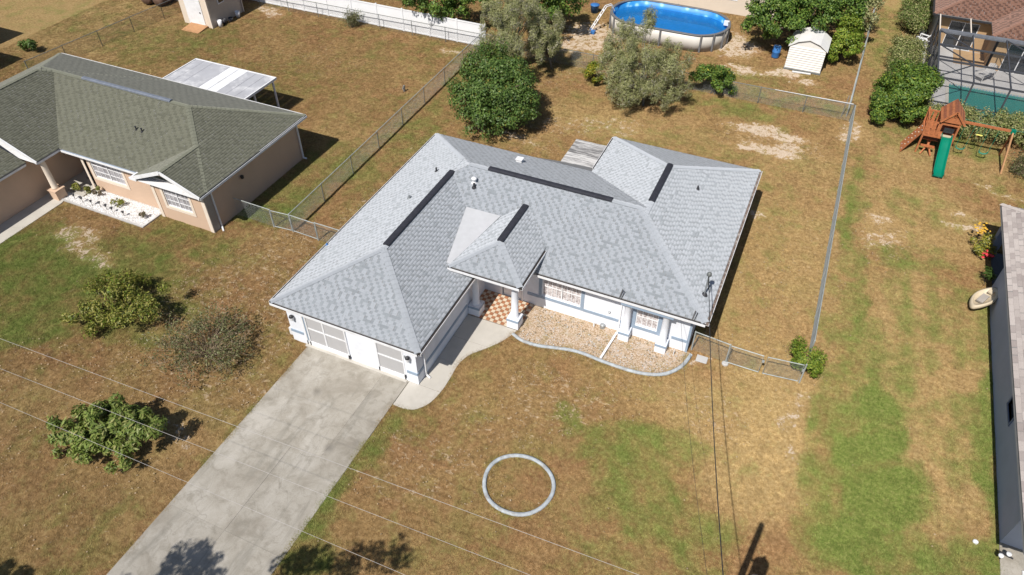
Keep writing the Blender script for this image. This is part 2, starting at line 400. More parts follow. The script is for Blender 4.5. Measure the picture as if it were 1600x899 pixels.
def mat_bed():
    t = NT('bed_mulch'); p = t.pos()
    a = t.noise(3.0, 6, 0.7, p, 0.6); f = t.noise(14, 4, 0.75, p)
    c = t.ramp(f, [(0.3, (0.20, 0.12, 0.05)), (0.46, (0.38, 0.265, 0.16)), (0.58, (0.55, 0.44, 0.335)), (0.72, (0.68, 0.615, 0.55))])
    c = t.mix(t.ramp(a, [(0.5, 0.0), (0.66, 0.7)]), c, (0.56, 0.49, 0.43))
    c = t.mix(t.ramp(t.noise(1.4, 4, 0.6, p), [(0.5, 0.0), (0.7, 0.5)]), c, (0.235, 0.20, 0.07))
    t.l(c, t.b.inputs['Base Color']); t.b.inputs['Roughness'].default_value = 0.95
    t.bump(f, 1.0, 0.04)
mat_bed()

def mat_glass(name, col, rough=0.08):
    t = NT(name); p = t.pos()
    c = t.ramp(t.noise(2.2, 3, 0.5, p), [(0.35, tuple(x*0.75 for x in col)), (0.65, tuple(min(1, x*1.2) for x in col))])
    t.l(c, t.b.inputs['Base Color']); t.b.inputs['Roughness'].default_value = rough; t.b.inputs['Specular IOR Level'].default_value = 0.8
mat_glass('glass_dark', (0.02, 0.025, 0.03)); mat_glass('glass_pale', (0.36, 0.35, 0.37), 0.15)
def mat_lace():
    t = NT('glass_lace'); p = t.pos()
    a = t.noise(11, 4, 0.8, p)
    c = t.ramp(a, [(0.36, (0.17, 0.14, 0.14)), (0.5, (0.52, 0.48, 0.48)), (0.62, (0.70, 0.67, 0.67))])
    t.l(c, t.b.inputs['Base Color']); t.b.inputs['Roughness'].default_value = 0.2
mat_lace()
def mat_screen(name, col, alpha):
    t = NT(name)
    t.b.inputs['Base Color'].default_value = (*col, 1); t.b.inputs['Roughness'].default_value = 0.8
    tr = t.n('ShaderNodeBsdfTransparent'); mx = t.n('ShaderNodeMixShader')
    n = t.noise(3, 2, 0.5, t.pos()); t.l(t.math('MULTIPLY_ADD', n, 0.08, alpha-0.04), mx.inputs[0])
    t.l(tr.outputs[0], mx.inputs[1]); t.l(t.b.outputs[0], mx.inputs[2])
    t.l(mx.outputs[0], t.t.nodes['Material Output'].inputs['Surface'])
mat_screen('insect_screen', (0.05, 0.05, 0.055), 0.09); mat_screen('insect_screen_dense', (0.028, 0.028, 0.032), 0.62)
mat_screen('garage_screen', (0.50, 0.495, 0.50), 0.82)
def mat_water(name, col, alpha, wave):
    t = NT(name); p = t.pos()
    t.b.inputs['Base Color'].default_value = (*col, 1); t.b.inputs['Roughness'].default_value = 0.075
    t.bump(t.noise(3.5, 3, 0.5, p, 0.6), 0.5, wave)
    tr = t.n('ShaderNodeBsdfTransparent'); tr.inputs['Color'].default_value = (0.55, 0.85, 1.0, 1); mx = t.n('ShaderNodeMixShader'); mx.inputs[0].default_value = alpha
    t.l(tr.outputs[0], mx.inputs[1]); t.l(t.b.outputs[0], mx.inputs[2])
    t.l(mx.outputs[0], t.t.nodes['Material Output'].inputs['Surface'])
mat_water('pool_water', (0.03, 0.27, 0.58), 0.36, 0.02); mat_water('teal_water', (0.07, 0.30, 0.25), 0.6, 0.01)
def mat_liner():
    t = NT('pool_liner'); p = t.pos()
    v = t.n('ShaderNodeTexVoronoi'); v.inputs['Scale'].default_value = 1.7; t.l(p, v.inputs['Vector'])
    c = t.ramp(v.outputs['Distance'], [(0.15, (0.30, 0.60, 0.82)), (0.35, (0.04, 0.30, 0.66)), (0.6, (0.02, 0.22, 0.58))])
    t.l(c, t.b.inputs['Base Color']); t.b.inputs['Roughness'].default_value = 0.5
mat_liner()
simple('pool_floor', (0.10, 0.34, 0.62), 0.6, 0.2, 1.2, dirt=(0.45, 0.50, 0.52), dirt_amt=0.8)
simple('teal_floor', (0.16, 0.42, 0.36), 0.6, 0.1, 1)
def mat_gravel():
    t = NT('white_pebble')
    c = t.ramp(t.n('ShaderNodeNewGeometry').outputs['Random Per Island'], [(0, (0.42, 0.41, 0.40)), (0.4, (0.66, 0.65, 0.64)), (1, (0.80, 0.80, 0.80))])
    t.l(c, t.b.inputs['Base Color']); t.b.inputs['Roughness'].default_value = 0.7
mat_gravel()

# ------------------------------------------------------------------ ground
rng = np.random.default_rng(7)
_lat = rng.random((256, 256))
def vnoise(x, y):
    xi = np.floor(x).astype(int); yi = np.floor(y).astype(int); fx = x-xi; fy = y-yi
    fx = fx*fx*(3-2*fx); fy = fy*fy*(3-2*fy)
    g = lambda a, b: _lat[a % 256, b % 256]
    return (g(xi,yi)*(1-fx)+g(xi+1,yi)*fx)*(1-fy)+(g(xi,yi+1)*(1-fx)+g(xi+1,yi+1)*fx)*fy
def fbm(x, y, s, o=4):
    r = np.zeros_like(x); a = 0.5; t = 0
    for i in range(o): r += a*vnoise(x*s+17.3*i, y*s+9.1*i); t += a; a *= 0.5; s *= 2.03
    return r/t
# (pixel u, v, radius across, radius deep, amount): where the lawn is green, bare, specked or straw-coloured
GREEN = [(55,405,4.5,2.2,.75),(120,425,3.2,1.6,.7),(40,480,3.0,1.8,.6),(60,495,2.2,1.3,.5),(215,385,1.8,1.2,.6),(230,425,3,1.6,.55),(300,370,3,1.2,.35),
 (405,338,2.2,1.2,.7),(330,385,2,1,.4),(520,250,2.5,2.0,.45),(450,300,1.6,3.5,.42),(590,270,1.2,5,.28),(250,70,5,3,.35),(420,130,4,3,.25),(330,55,4,2,.3),(120,30,6,3,.22),
 (180,480,3.0,1.6,.5),(245,460,2.2,1.5,.5),(60,690,1.2,.7,.25),(110,810,2,1.2,.2),(350,745,.9,3.2,.42),(300,800,.9,2,.35),
 (555,715,.6,3.4,.62),(510,790,.6,2.4,.62),(640,665,1.2,.9,.35),(465,860,.8,1.4,.6),(885,670,.9,.7,.6),(990,730,2.2,1.6,.62),(1010,790,2.0,1.8,.55),(1080,850,1.6,2.0,.5),(930,880,2,1,.25),(1060,700,1.2,1.2,.4),
 (1362,700,1.0,3.6,1.0),(1372,770,1.2,2.4,1.0),(1350,640,.9,2.4,.8),(1290,800,1.2,2.2,.5),(1335,850,1.5,1.4,.95),(1430,865,2.0,1.5,.6),(1300,600,.8,4,.5),(1410,470,1.0,4,.4),(1530,870,1.6,1.4,.6),(1545,700,.7,6,.75),(1540,560,.7,5,.6),(1500,500,1.2,2.0,.35),
 (1390,600,1.6,2.4,.45),(1330,560,.7,3,.55),(1310,480,.5,4,.5),(1320,360,.45,5,.5),(1335,290,.5,4,.45),(1480,540,1.3,1.6,.4),(1440,420,1.8,1.8,.28),(1490,690,1.2,2,.32),(1430,330,2,1.6,.3),(1530,480,.8,1.6,.5),
 (1500,230,2.2,1.4,.5),(1420,215,1.6,1.6,.35),(1395,60,1.4,8,.35),(1400,165,1.2,3,.3),(1150,170,3,1.0,.35),(1260,165,3,1.0,.35),(1180,130,3,2,.25),(1050,230,6,2,.18),(1230,300,1.4,4,.15),(1180,430,1.5,4,.12),(640,215,2,3,.2),
 (860,470,1.6,.6,.5),(560,60,6,2,.12),(700,140,.8,4,.3)]
SAND = [(1205,205,1.9,.9,.62),(1195,238,1.6,.7,.6),(1225,228,.9,.7,.6),(1165,195,1.2,.5,.4),(1215,118,1.3,.5,.55),(1165,105,1.0,.5,.6),(1250,135,1.2,.5,.5),(930,55,2.2,2.2,.55),(915,75,2,1.6,.5),(1150,70,1.3,2.2,.55),(1160,110,1.4,.8,.4),
 (130,375,1.4,.8,.42),(150,395,1.0,.7,.35),(1360,345,.6,.8,.5),(1370,385,.7,.6,.42),(1505,350,1.4,.35,.5),(705,78,1.0,.5,.45),(430,18,1.6,.6,.45),(1225,650,.45,.9,.42),(1228,720,.4,.8,.42),(1240,620,.4,.5,.4),(1110,560,.5,.3,.5),(940,195,2,.8,.3),(880,200,3,1,.28),(1185,340,.5,.4,.4),(280,690,.6,.4,.35),(380,340,.4,.3,.4),(105,150,1,.8,.2),(1500,330,.8,.3,.4),(780,215,2,.6,.35),(1330,205,.8,1.0,.45),(1560,300,1,.5,.35)]
SPECK = [(870,630,2.6,1.6,1),(760,650,2,1.4,.6),(660,720,2.4,1.5,.75),(720,770,2,1.4,.45),(380,450,3.2,2.6,.95),(330,500,3,2,.8),(440,410,2,2,.8),(280,580,3,2,.75),(360,600,2,1.6,.8),(230,560,3,1.5,.6),(420,530,1,2,.9),(100,740,4,3,.35),(60,620,5,3,.4),
 (560,350,1.6,4,.7),(620,300,1.4,4,.7),(1090,640,2,1.2,.7),(1010,620,2,1.0,.6),(930,560,3,.8,.5),(1210,220,3.5,1.6,.8),(1120,270,2.5,1.4,.4),(700,250,3,1.4,.6),(470,90,5,2.5,.45),(350,90,5,2,.4),(1230,420,2,4,.4),(1370,380,1.5,2.5,.6),(1220,580,2,1.5,.4),(800,215,4,1.5,.6),(1180,540,2,1,.5),(130,360,2.5,1.2,.4),(860,110,3,5,.6)]
STRAW = [(120,40,9,5,.75),(1190,690,1.8,3.4,.9),(1210,600,1.6,2,.8),(1430,560,3,6,.6),(1460,680,2,3,.7),(1440,780,2,2,.4),(1230,420,3,9,.5),(1400,330,4,4,.55),(1100,640,3,2,.55),(1240,280,3,5,.4),(1000,200,8,2,.4),(1440,240,4,3,.4),(480,230,2,5,.3),(250,140,8,4,.25),(1400,60,2,8,.5),(30,700,4,3,.25),(300,740,3,3,.3)]
def masks(x, y):
    wx = x+(fbm(x, y, 0.35)-0.5)*3.0; wy = y+(fbm(x+50, y+20, 0.35)-0.5)*3.0
    def acc(L):
        r = np.zeros_like(x)
        for (u, v, a, b, s) in L:
            cx, cy = at2(u, v)
            q = ((wx-cx)/a)**2+((wy-cy)/b)**2
            r = np.maximum(r, s*np.clip(1.45-q*0.8, 0, 1))
        return r
    g = acc(GREEN); sd = acc(SAND); sp = acc(SPECK); st = acc(STRAW)
    # outside the picture the lots go on much the same
    g = np.clip(g+0.22*np.clip((fbm(x, y, 0.16)-0.52)*5, 0, 1)*(st < 0.3), 0, 1)
    g = np.clip(g*np.where(x > 15.6, 1.12, 1.05)+np.where(x > 15.8, 0.10*np.sin(x*5.6+0.5*np.sin(y*0.4)), 0), 0, 1)
    return g, np.clip(sd*1.22, 0, 1), np.clip(sp+0.22, 0, 1), st
xs = np.concatenate([[-2500,-900,-300,-140,-80], np.arange(-50, 42.1, 0.3), [60,100,200,800,2500]])
ys = np.concatenate([[-2500,-900,-250,-80,-40], np.arange(-22, 60.1, 0.3), [75,110,220,800,2500]])
GX, GY = np.meshgrid(xs, ys); nx, ny = len(xs), len(ys)
GZ = (fbm(GX, GY, 0.5, 3)-0.5)*0.03-0.012
Vg = np.stack([GX, GY, GZ], -1).reshape(-1, 3)
idx = np.arange(nx*ny).reshape(ny, nx)
Fg = np.stack([idx[:-1,:-1], idx[:-1,1:], idx[1:,1:], idx[1:,:-1]], -1).reshape(-1, 4)
gm = bpy.data.meshes.new('ground')
gm.vertices.add(len(Vg)); gm.vertices.foreach_set('co', Vg.astype(np.float32).ravel())
gm.loops.add(Fg.size); gm.loops.foreach_set('vertex_index', Fg.astype(np.int32).ravel())
gm.polygons.add(len(Fg)); gm.polygons.foreach_set('loop_start', np.arange(0, Fg.size, 4, dtype=np.int32))
gm.update(calc_edges=True)
gm.polygons.foreach_set('use_smooth', [True]*len(Fg))
for nm, arr in zip(('green','sand','speck','straw'), masks(GX.ravel(), GY.ravel())):
    a = gm.attributes.new(nm, 'FLOAT', 'POINT'); a.data.foreach_set('value', arr.astype(np.float32))
ground = bpy.data.objects.new('ground', gm); COL.objects.link(ground); gm.materials.append(MATS['lawn']); structure(ground)
tag(ground, 'dry brown lawn with green patches and bare sand', 'lawn')

# driveway, its slabs parted by joints
DL, DR = -5.82, -0.50
dw = bpy.data.objects.new('driveway', None); COL.objects.link(dw); dw.location = (-3.1, -8, 0); ORG['driveway'] = (-3.1, -8, 0)
structure(dw); tag(dw, 'weathered grey concrete driveway leading to the garage', 'driveway')
MB().box(DL, DR, -22, 0.0, -0.15, 0.020).build('joint_bed', 'walk_concrete', dw)
yb = [-22, -17.2, -13.1, -9.0, -4.9, -0.06]
xj = (-3.1, -1.62)
for j in range(len(yb)-1):
    cuts = (DL, -3.15, DR) if j < 4 else (DL, -1.75, DR)
    for i in range(len(cuts)-1):
        s_ = MB().box(cuts[i]+0.004, cuts[i+1]-0.004, yb[j]+0.004, yb[j+1]-0.004, -0.1, 0.03+0.004*((i+j) % 2)).build('slab', 'driveway_concrete', dw)

def catmull(P, n=8):
    out = []; P = [np.array(p, float) for p in P]
    for i in range(len(P)-1):
        a = P[max(i-1,0)]; b = P[i]; c = P[i+1]; d = P[min(i+2,len(P)-1)]
        for k in range(n):
            t = k/n; out.append(tuple(0.5*((2*b)+(c-a)*t+(2*a-5*b+4*c-d)*t*t+(3*b-a-3*c+d)*t**3)))
    out.append(tuple(P[-1])); return out
# curved walk from the driveway to the porch, three slabs
walk = bpy.data.objects.new('front_walk', None); COL.objects.link(walk); walk.location = (1, 1, 0); ORG['front_walk'] = (1, 1, 0)
structure(walk); tag(walk, 'pale concrete walk curving from driveway to tiled porch', 'walkway')
outer = catmull([(-0.47,-1.42),(0.05,-1.42),(0.55,-1.23),(0.92,-0.7),(1.08,0.08),(1.08,0.9),(1.05,1.73),(1.25,2.45),(1.78,3.14),(2.2,3.75),(2.5,4.4),(2.62,4.76)], 6)
def slab_poly(y0, y1):
    # from the house side to the curve between two depths
    pts = [p for p in outer if y0 < p[1] < y1]
    xo = lambda yy: float(np.interp(yy, [p[1] for p in outer][6:], [p[0] for p in outer][6:]))
    inner = 0.02 if y0 >= 0 else -0.47
    return [(inner, y0), (xo(y0), y0)]+pts+[(xo(y1), y1), (inner, y1)]
low = [(-0.47,-0.02)]+[p for p in outer if p[1] < -0.02]+[(1.06,-0.02)]
MB().prism(low, -0.1, 0.034).build('slab', 'walk_concrete', walk)
for y0, y1 in ((0.0, 1.7), (1.715, 3.2), (3.215, 4.74)):
    MB().prism(slab_poly(y0, y1), -0.1, 0.034).build('slab', 'walk_concrete', walk)

# front planting bed and its concrete edging
EDGE = [(2.52,4.46),(3.06,4.26),(3.81,4.25),(4.53,4.42),(5.24,4.6),(5.84,4.66),(6.41,4.62),(6.84,4.58),(7.58,4.55),(8.32,4.57),(9.03,4.69),(9.68,5.0),(10.13,5.51),(10.36,6.03),(10.48,6.61)]
ep = catmull(EDGE, 5)
bed = MB().prism([(2.62,6.72),(2.62,4.5)]+ep+[(10.44,6.72)], -0.05, 0.012).build('planting_bed', 'bed_mulch'); structure(bed)
tag(bed, 'bare mulch bed along the white front wall', 'flower bed')
prof = [(-0.085,-0.05),(-0.075,0.07),(-0.035,0.10),(0.04,0.10),(0.075,0.07),(0.085,-0.05)]
tag(MB().sweep(ep, prof).build('bed_edging', 'edging_concrete', None, True), 'wavy grey concrete edging of the bed before the front windows', 'edging')
rr = [(6.0+1.36*math.cos(a)*(1+0.02*math.sin(3*a)), -2.76+1.31*math.sin(a)*(1+0.02*math.cos(2*a))) for a in np.linspace(0, 2*math.pi, 48, endpoint=False)]
tag(MB().sweep(rr, prof, True).build('ring_edging', 'edging_concrete', None, True), 'round grey concrete edging ring lying in the brown lawn', 'edging')

# ------------------------------------------------------------------ roofs
def wing(x0, x1, y0, y1, ze, p, axis='y', h0=True, h1=True):
    """planes and ridge/hip lines of one hipped (or gabled) wing"""
    P = []; C = []
    if axis == 'y':
        hw = (x1-x0)/2; xm = x0+hw; zr = ze+p*hw
        a = (xm, y0+(hw if h0 else 0), zr); b = (xm, y1-(hw if h1 else 0), zr)
        P += [[(x0,y1,ze),(x0,y0,ze),a,b], [(x1,y0,ze),(x1,y1,ze),b,a]]
        if h0: P.append([(x0,y0,ze),(x1,y0,ze),a]); C += [((x0,y0,ze),a),((x1,y0,ze),a)]
        if h1: P.append([(x1,y1,ze),(x0,y1,ze),b]); C += [((x0,y1,ze),b),((x1,y1,ze),b)]
    else:
        hw = (y1-y0)/2; ym = y0+hw; zr = ze+p*hw
        a = (x0+(hw if h0 else 0), ym, zr); b = (x1-(hw if h1 else 0), ym, zr)
        P += [[(x0,y0,ze),(x1,y0,ze),b,a], [(x1,y1,ze),(x0,y1,ze),a,b]]
        if h0: P.append([(x0,y1,ze),(x0,y0,ze),a]); C += [((x0,y0,ze),a),((x0,y1,ze),a)]
        if h1: P.append([(x1,y0,ze),(x1,y1,ze),b]); C += [((x1,y0,ze),b),((x1,y1,ze),b)]
    C.append((a, b))
    return P, C
MI = []
def shingle_quads(poly, rs, h=0.14, wmin=0.13, wmax=0.24, lift=0.007):
    P = np.array(poly, float); e = P[1]-P[0]; e /= np.linalg.norm(e)
    n = np.cross(P[1]-P[0], P[2]-P[0]); n /= np.linalg.norm(n)
    if n[2] < 0: n = -n
    s = np.cross(n, e)
    if s[2] < 0: s = -s
    U = (P-P[0])@e; S = (P-P[0])@s; out = []
    def span(v):
        xs_ = []
        for i in range(len(P)):
            j = (i+1) % len(P)
            if (S[i]-v)*(S[j]-v) < 0: xs_.append(U[i]+(U[j]-U[i])*(v-S[i])/(S[j]-S[i]))
        return (min(xs_), max(xs_)) if len(xs_) >= 2 else None
    v = 0.0; top = S.max()
    while v < top-0.02:
        sp = span(v+min(h, top-v)*0.5)
        if sp:
            per = wmin+wmax; row = int(round(v/h)); k0 = int(sp[0]/per)-2; ph = (row % 2)*0.5+(row % 5)*0.13+(rs.random()-0.5)*0.12
            for kk_ in range(k0, int(sp[1]/per)+3):
                for half in (0, 1):
                    jt = (rs.random()-0.5)*0.05
                    a = (kk_+ph)*per+(wmax if half else 0)+(jt if half else 0); b = (kk_+ph)*per+(per if half else wmax)
                    a = max(a, sp[0]); b = min(b, sp[1])
                    if b-a < 0.02: continue
                    l = lift*(0.7+0.6*rs.random()); v1 = min(v+h*1.06, top)
                    A = P[0]+e*(a+0.003)+s*v+n*l; B = P[0]+e*(b-0.003)+s*v+n*l
                    Cc = P[0]+e*(b-0.003)+s*v1+n*0.003; D = P[0]+e*(a+0.003)+s*v1+n*0.003
                    out += [A, B, Cc, D, A-n*l, B-n*l, B, A]; MI.append(half if rs.random() < 0.93 else 1-half)
        v += h
    return out
def weld_quads(name, Q, mat, parent):
    """each tab = top quad + butt quad sharing two corners, so a tab is one island"""
    Q = np.array(Q).reshape(-1, 8, 3); m = len(Q); o0 = np.array(ORG[parent.name])
    V = np.concatenate([Q[:, :4], Q[:, 4:6]], 1)-o0
    F = (np.arange(m)*6)[:, None, None]+np.array([[0,1,2,3],[4,5,1,0]])[None]
    me = bpy.data.meshes.new(name)
    me.vertices.add(m*6); me.vertices.foreach_set('co', V.astype(np.float32).ravel())
    me.loops.add(m*8); me.loops.foreach_set('vertex_index', F.astype(np.int32).ravel())
    me.polygons.add(m*2); me.polygons.foreach_set('loop_start', np.arange(0, m*8, 4, dtype=np.int32))
    me.update(calc_edges=True); me.materials.append(MATS[mat]); me.materials.append(MATS[mat+'_dark'])
    mi = np.repeat(np.array(MI[:m], np.int32), 2); MI.clear(); me.polygons.foreach_set('material_index', mi)
    o = bpy.data.objects.new(name, me); COL.objects.link(o); o.parent = parent; ORG[o.name] = tuple(o0)
    return o
def roof(parent, planes, caps, mat, capmat, seed=1, h=0.135, wmin=0.13, wmax=0.24):
    rs = random.Random(seed); d = MB(); q = []
    for pl in planes:
        d.poly3(pl, 0.07); q += shingle_quads(pl, rs, h, wmin, wmax)
    r = d.build('roof', 'roof_deck', parent)
    s = weld_quads('shingles', q, mat, r); s['kind'] = 'stuff'
    for a, b in caps:
        c = MB(); a = Vector(a); b = Vector(b); L = (b-a).length; k = max(1, int(L/0.24)); dd = (b-a)/k
        for i in range(k):
            p0 = a+dd*i+Vector((0,0,0.040)); p1 = a+dd*(i+1.12)+Vector((0,0,0.022))
            # two wings of a folded cap shingle
            t = dd.normalized(); sd = t.cross(Vector((0,0,1))).normalized()*0.15; dn = Vector((0,0,-0.045))
            c.add([p0-sd+dn, p0, p0+sd+dn, p1-sd+dn, p1, p1+sd+dn], [(0,1,4,3),(1,2,5,4)])
        c.build('ridge_cap', capmat, r)
    return r
def ridge_vent(parent, a, b, mat, w=0.15, h=0.07):
    m = MB(); a = Vector(a); b = Vector(b); t = (b-a).normalized(); sd = t.cross(Vector((0,0,1))).normalized()*w
    pr = [(-1,-0.04),(-1,h*0.55),(-0.45,h),(0.45,h),(1,h*0.55),(1,-0.04)]
    v = [tuple(p+sd*o+Vector((0,0,z))) for p in (a, b) for (o, z) in pr]; n = len(pr)
    m.add(v, [(i, (i+1) % n, n+(i+1) % n, n+i) for i in range(n)]+[tuple(range(n))[::-1], tuple(range(n, 2*n))])
    return m.build('ridge_vent', mat, parent)
def gutter(parent, p0, p1, out, ze, lip='white_paint', inside='gutter_debris', w=0.11, fascia='white_paint', gut=True):
    ox, oy = out
    def strip(m, a, b, z0, z1):
        x = [p0[0]+ox*a, p1[0]+ox*a, p0[0]+ox*b, p1[0]+ox*b]; y = [p0[1]+oy*a, p1[1]+oy*a, p0[1]+oy*b, p1[1]+oy*b]
        return m.box(min(x), max(x), min(y), max(y), z0, z1)
    f = strip(MB(), -0.03, -0.002, ze-0.19, ze-0.02).build('fascia', fascia, parent)
    if not gut: return f
    m = MB(); strip(m, w-0.02, w, ze-0.135, ze-0.012); strip(m, 0.0, w-0.02, ze-0.135, ze-0.12)
    g = m.build('gutter', lip, parent)
    strip(MB(), 0.002, w-0.022, ze-0.118, ze-0.045).build('gutter_litter', inside, g)
    return g
def wall(parent, axis, c, a0, a1, z0, z1, mat, holes=(), th=0.15, out=-1, name='wall'):
    """wall whose outer face lies at c; axis 'y' = face looks along y; holes (a0,a1,z0,z1)"""
    m = MB(); xs_ = sorted({a0, a1, *[h[0] for h in holes], *[h[1] for h in holes]}); zs = sorted({z0, z1, *[h[2] for h in holes], *[h[3] for h in holes]})
    for i in range(len(xs_)-1):
        for j in range(len(zs)-1):
            mx = (xs_[i]+xs_[i+1])/2; mz = (zs[j]+zs[j+1])/2
            if any(h[0] < mx < h[1] and h[2] < mz < h[3] for h in holes): continue
            lo, hi = (c, c-out*th) if out < 0 else (c-th, c)
            if axis == 'y': m.box(xs_[i], xs_[i+1], min(lo,hi), max(lo,hi), zs[j], zs[j+1])
            else: m.box(min(lo,hi), max(lo,hi), xs_[i], xs_[i+1], zs[j], zs[j+1])
    return m.build(name, mat, parent)
def front_window(parent, x0, x1, z0, z1, y, frame, pane, trim=None, tw=0.14, cols=2, rows=0, muntin_rows=2, muntin_cols=3, recess=0.07):
    """window in a wall facing -y: frame > panes, muntins, surround"""
    yf = y+recess; m = MB(); t = 0.05
    m.box(x0, x1, yf-0.04, yf+0.03, z1-t, z1); m.box(x0, x1, yf-0.04, yf+0.03, z0, z0+t)
    m.box(x0, x0+t, yf-0.04, yf+0.03, z0+t, z1-t); m.box(x1-t, x1, yf-0.04, yf+0.03, z0+t, z1-t)
    for i in range(1, cols):
        xc = x0+(x1-x0)*i/cols; m.box(xc-t*0.6, xc+t*0.6, yf-0.035, yf+0.03, z0+t, z1-t)
    w = m.build('window', frame, parent)
    for i in range(cols):
        a = x0+(x1-x0)*i/cols+t*0.9; b = x0+(x1-x0)*(i+1)/cols-t*0.9
        MB().box(a, b, yf+0.005, yf+0.02, z0+t, z1-t).build('pane', pane, w)
        mm = MB()
        for k in range(1, muntin_cols): xx = a+(b-a)*k/muntin_cols; mm.box(xx-0.014, xx+0.014, yf-0.018, yf+0.004, z0+t, z1-t)
        for k in range(1, muntin_rows): zz = z0+(z1-z0)*k/muntin_rows; mm.box(a, b, yf-0.02, yf+0.002, zz-0.016, zz+0.016)
        if mm.v: mm.build('muntin', frame, w)
    if trim:
        s = MB(); yo = y-0.03
        s.box(x0-tw, x1+tw, yo, y-0.001, z0-tw, z0); s.box(x0-tw, x1+tw, yo, y-0.001, z1, z1+tw)
        s.box(x0-tw, x0, yo, y-0.001, z0, z1); s.box(x1, x1+tw, yo, y-0.001, z0, z1)
        s.build('surround', trim, w)
    return w

# ------------------------------------------------------------------ the grey-roofed house
ZE, PT = 2.6, 0.40
H = thing('house', (2, 9, 0), 'white single-storey house with grey hipped roof, black ridge vents and tiled porch', 'house')
AX0, AX1, AY0 = -7.06, 0.40, -0.34
BY0, BY1 = 6.22, 15.05; CX0, CX1, CY1 = 2.48, 10.80, 18.88
DX0, DX1, DY0, DZ = -0.70, 2.86, 4.48, 3.12
pA, cA = wing(AX0, AX1, AY0, BY1-0.06, ZE, PT, 'y')
pB, cB = wing(AX0+0.05, CX1-0.05, BY0, BY1, ZE, PT, 'x')
pC, cC = wing(CX0, CX1, BY0+0.05, CY1, ZE, PT, 'y')
pD, cD = wing(DX0, DX1, DY0, 9.55, DZ, PT, 'y', True, False)
xm = (AX0+AX1)/2; zA = ZE+PT*(AX1-AX0)/2; zB = ZE+PT*(BY1-BY0)/2; yB = (BY0+BY1)/2; xC = (CX0+CX1)/2; zC = ZE+PT*(CX1-CX0)/2; xD = (DX0+DX1)/2; zD = DZ+PT*(DX1-DX0)/2
caps = [cA[0], cA[1], cA[2], (cA[4][0], (xm, yB-(zB-zA)/PT, zA)), cB[2], ((cB[4][0]), cB[4][1]), cC[1] , cC[2], cC[3], (cC[4][0], cC[4][1]), cD[0], cD[1], (cD[2][0], (xD, BY0+(zD-ZE)/PT, zD))]
# lower lip of the back slope beside the deck
lip = [(-0.95, BY1, ZE), (0.4, BY1+0.5, ZE-0.5*PT), (CX0+0.2, BY1+0.85, ZE-0.85*PT), (CX0+0.2, BY1, ZE)]
R = roof(H, pA+pB+pC+pD+[[lip[3], lip[0], lip[1], lip[2]]], caps, 'shingle_grey', 'cap_grey', 3)
ridge_vent(R, (xm, AY0+3.95, zA+0.03), (xm, 10.0, zA+0.03), 'ridge_vent_dark')
ridge_vent(R, (-1.55, yB, zB+0.03), (4.95, yB, zB+0.03), 'ridge_vent_dark')
ridge_vent(R, (xC, 11.45, zC+0.03), (xC, 14.85, zC+0.03), 'ridge_vent_dark')
ridge_vent(R, (xD, 6.25, zD+0.03), (xD, 9.2, zD+0.03), 'ridge_vent_dark')
# smooth membrane cricket filling the dead valley
MB().poly3([(-1.72, 8.35, 3.50), (0.12, 8.38, 3.50), (-0.35, 6.2, 3.275), (-0.66, 4.62, 3.165), (-0.86, 4.62, 3.165)], 0.03).build('valley_membrane', 'membrane', R)
# pipes and vents poking through the shingles
def zplane(x, y):
    f = lambda x0,x1,y0,y1: ZE+PT*max(0, min(x-x0, x1-x, y-y0, y1-y))
    return max(f(AX0,AX1,AY0,BY1), f(AX0,CX1,BY0,BY1), f(CX0,CX1,BY0,CY1))
def on_roof(u, v):
    z = 3.4
    for i in range(30):
        x, y, _ = at(u, v, z); z = 0.5*z+0.5*zplane(x, y)
    return x, y, z
for (u, v, r, hh, mt) in [(682,268,0.045,0.28,'dark_metal'),(640,310,0.06,0.22,'grey_metal'),(741,293,0.06,0.28,'dark_metal'),(1090,296,0.045,0.26,'dark_metal'),(511,383,0.035,0.15,'blue_plastic')]:
    x, y, z = on_roof(u, v)
    MB().lathe((x, y, z-0.05), [(r*2.2, 0), (r*2.0, 0.07), (r, 0.10), (r, hh), (r*0.7, hh+0.01)], 10).build('vent_pipe', mt, R)
x, y, z = on_roof(741, 286)
MB().lathe((x, y, z-0.05), [(0.16, 0), (0.15, 0.08), (0.09, 0.12), (0.09, 0.25), (0.15, 0.28), (0.13, 0.36), (0.03, 0.40)], 12).build('exhaust_cap', 'white_paint', R, True)
x, y, z = on_roof(812, 253)
MB().box(x-0.16, x+0.16, y-0.14, y+0.14, z-0.1, z+0.18).box(x-0.19, x+0.19, y-0.17, y+0.17, z+0.18, z+0.21).build('exhaust_box', 'white_paint', R)
# eaves
g1 = gutter(R, (AX0, AY0), (AX1, AY0), (0,-1), ZE, w=0.10)
gutter(R, (AX1, AY0), (AX1, 5.6), (1,0), ZE, w=0.13)
gutter(R, (AX0, AY0), (AX0, BY1), (-1,0), ZE, w=0.10)
gutter(R, (2.95, BY0), (CX1, BY0), (0,-1), ZE, w=0.13)
gutter(R, (CX1, BY0), (CX1, CY1), (1,0), ZE, inside='gutter_dirty', w=0.14)
gutter(R, (CX0, BY1+0.4), (CX0, CY1), (-1,0), ZE, w=0.1)
gutter(R, (CX0, CY1), (CX1, CY1), (0,1), ZE, gut=False)
gutter(R, (AX0, BY1), (CX0, BY1), (0,1), ZE, gut=False)
gutter(R, (DX0, DY0), (DX1, DY0), (0,-1), DZ, w=0.12)
gutter(R, (DX1, DY0), (DX1, 7.3), (1,0), DZ, w=0.12)
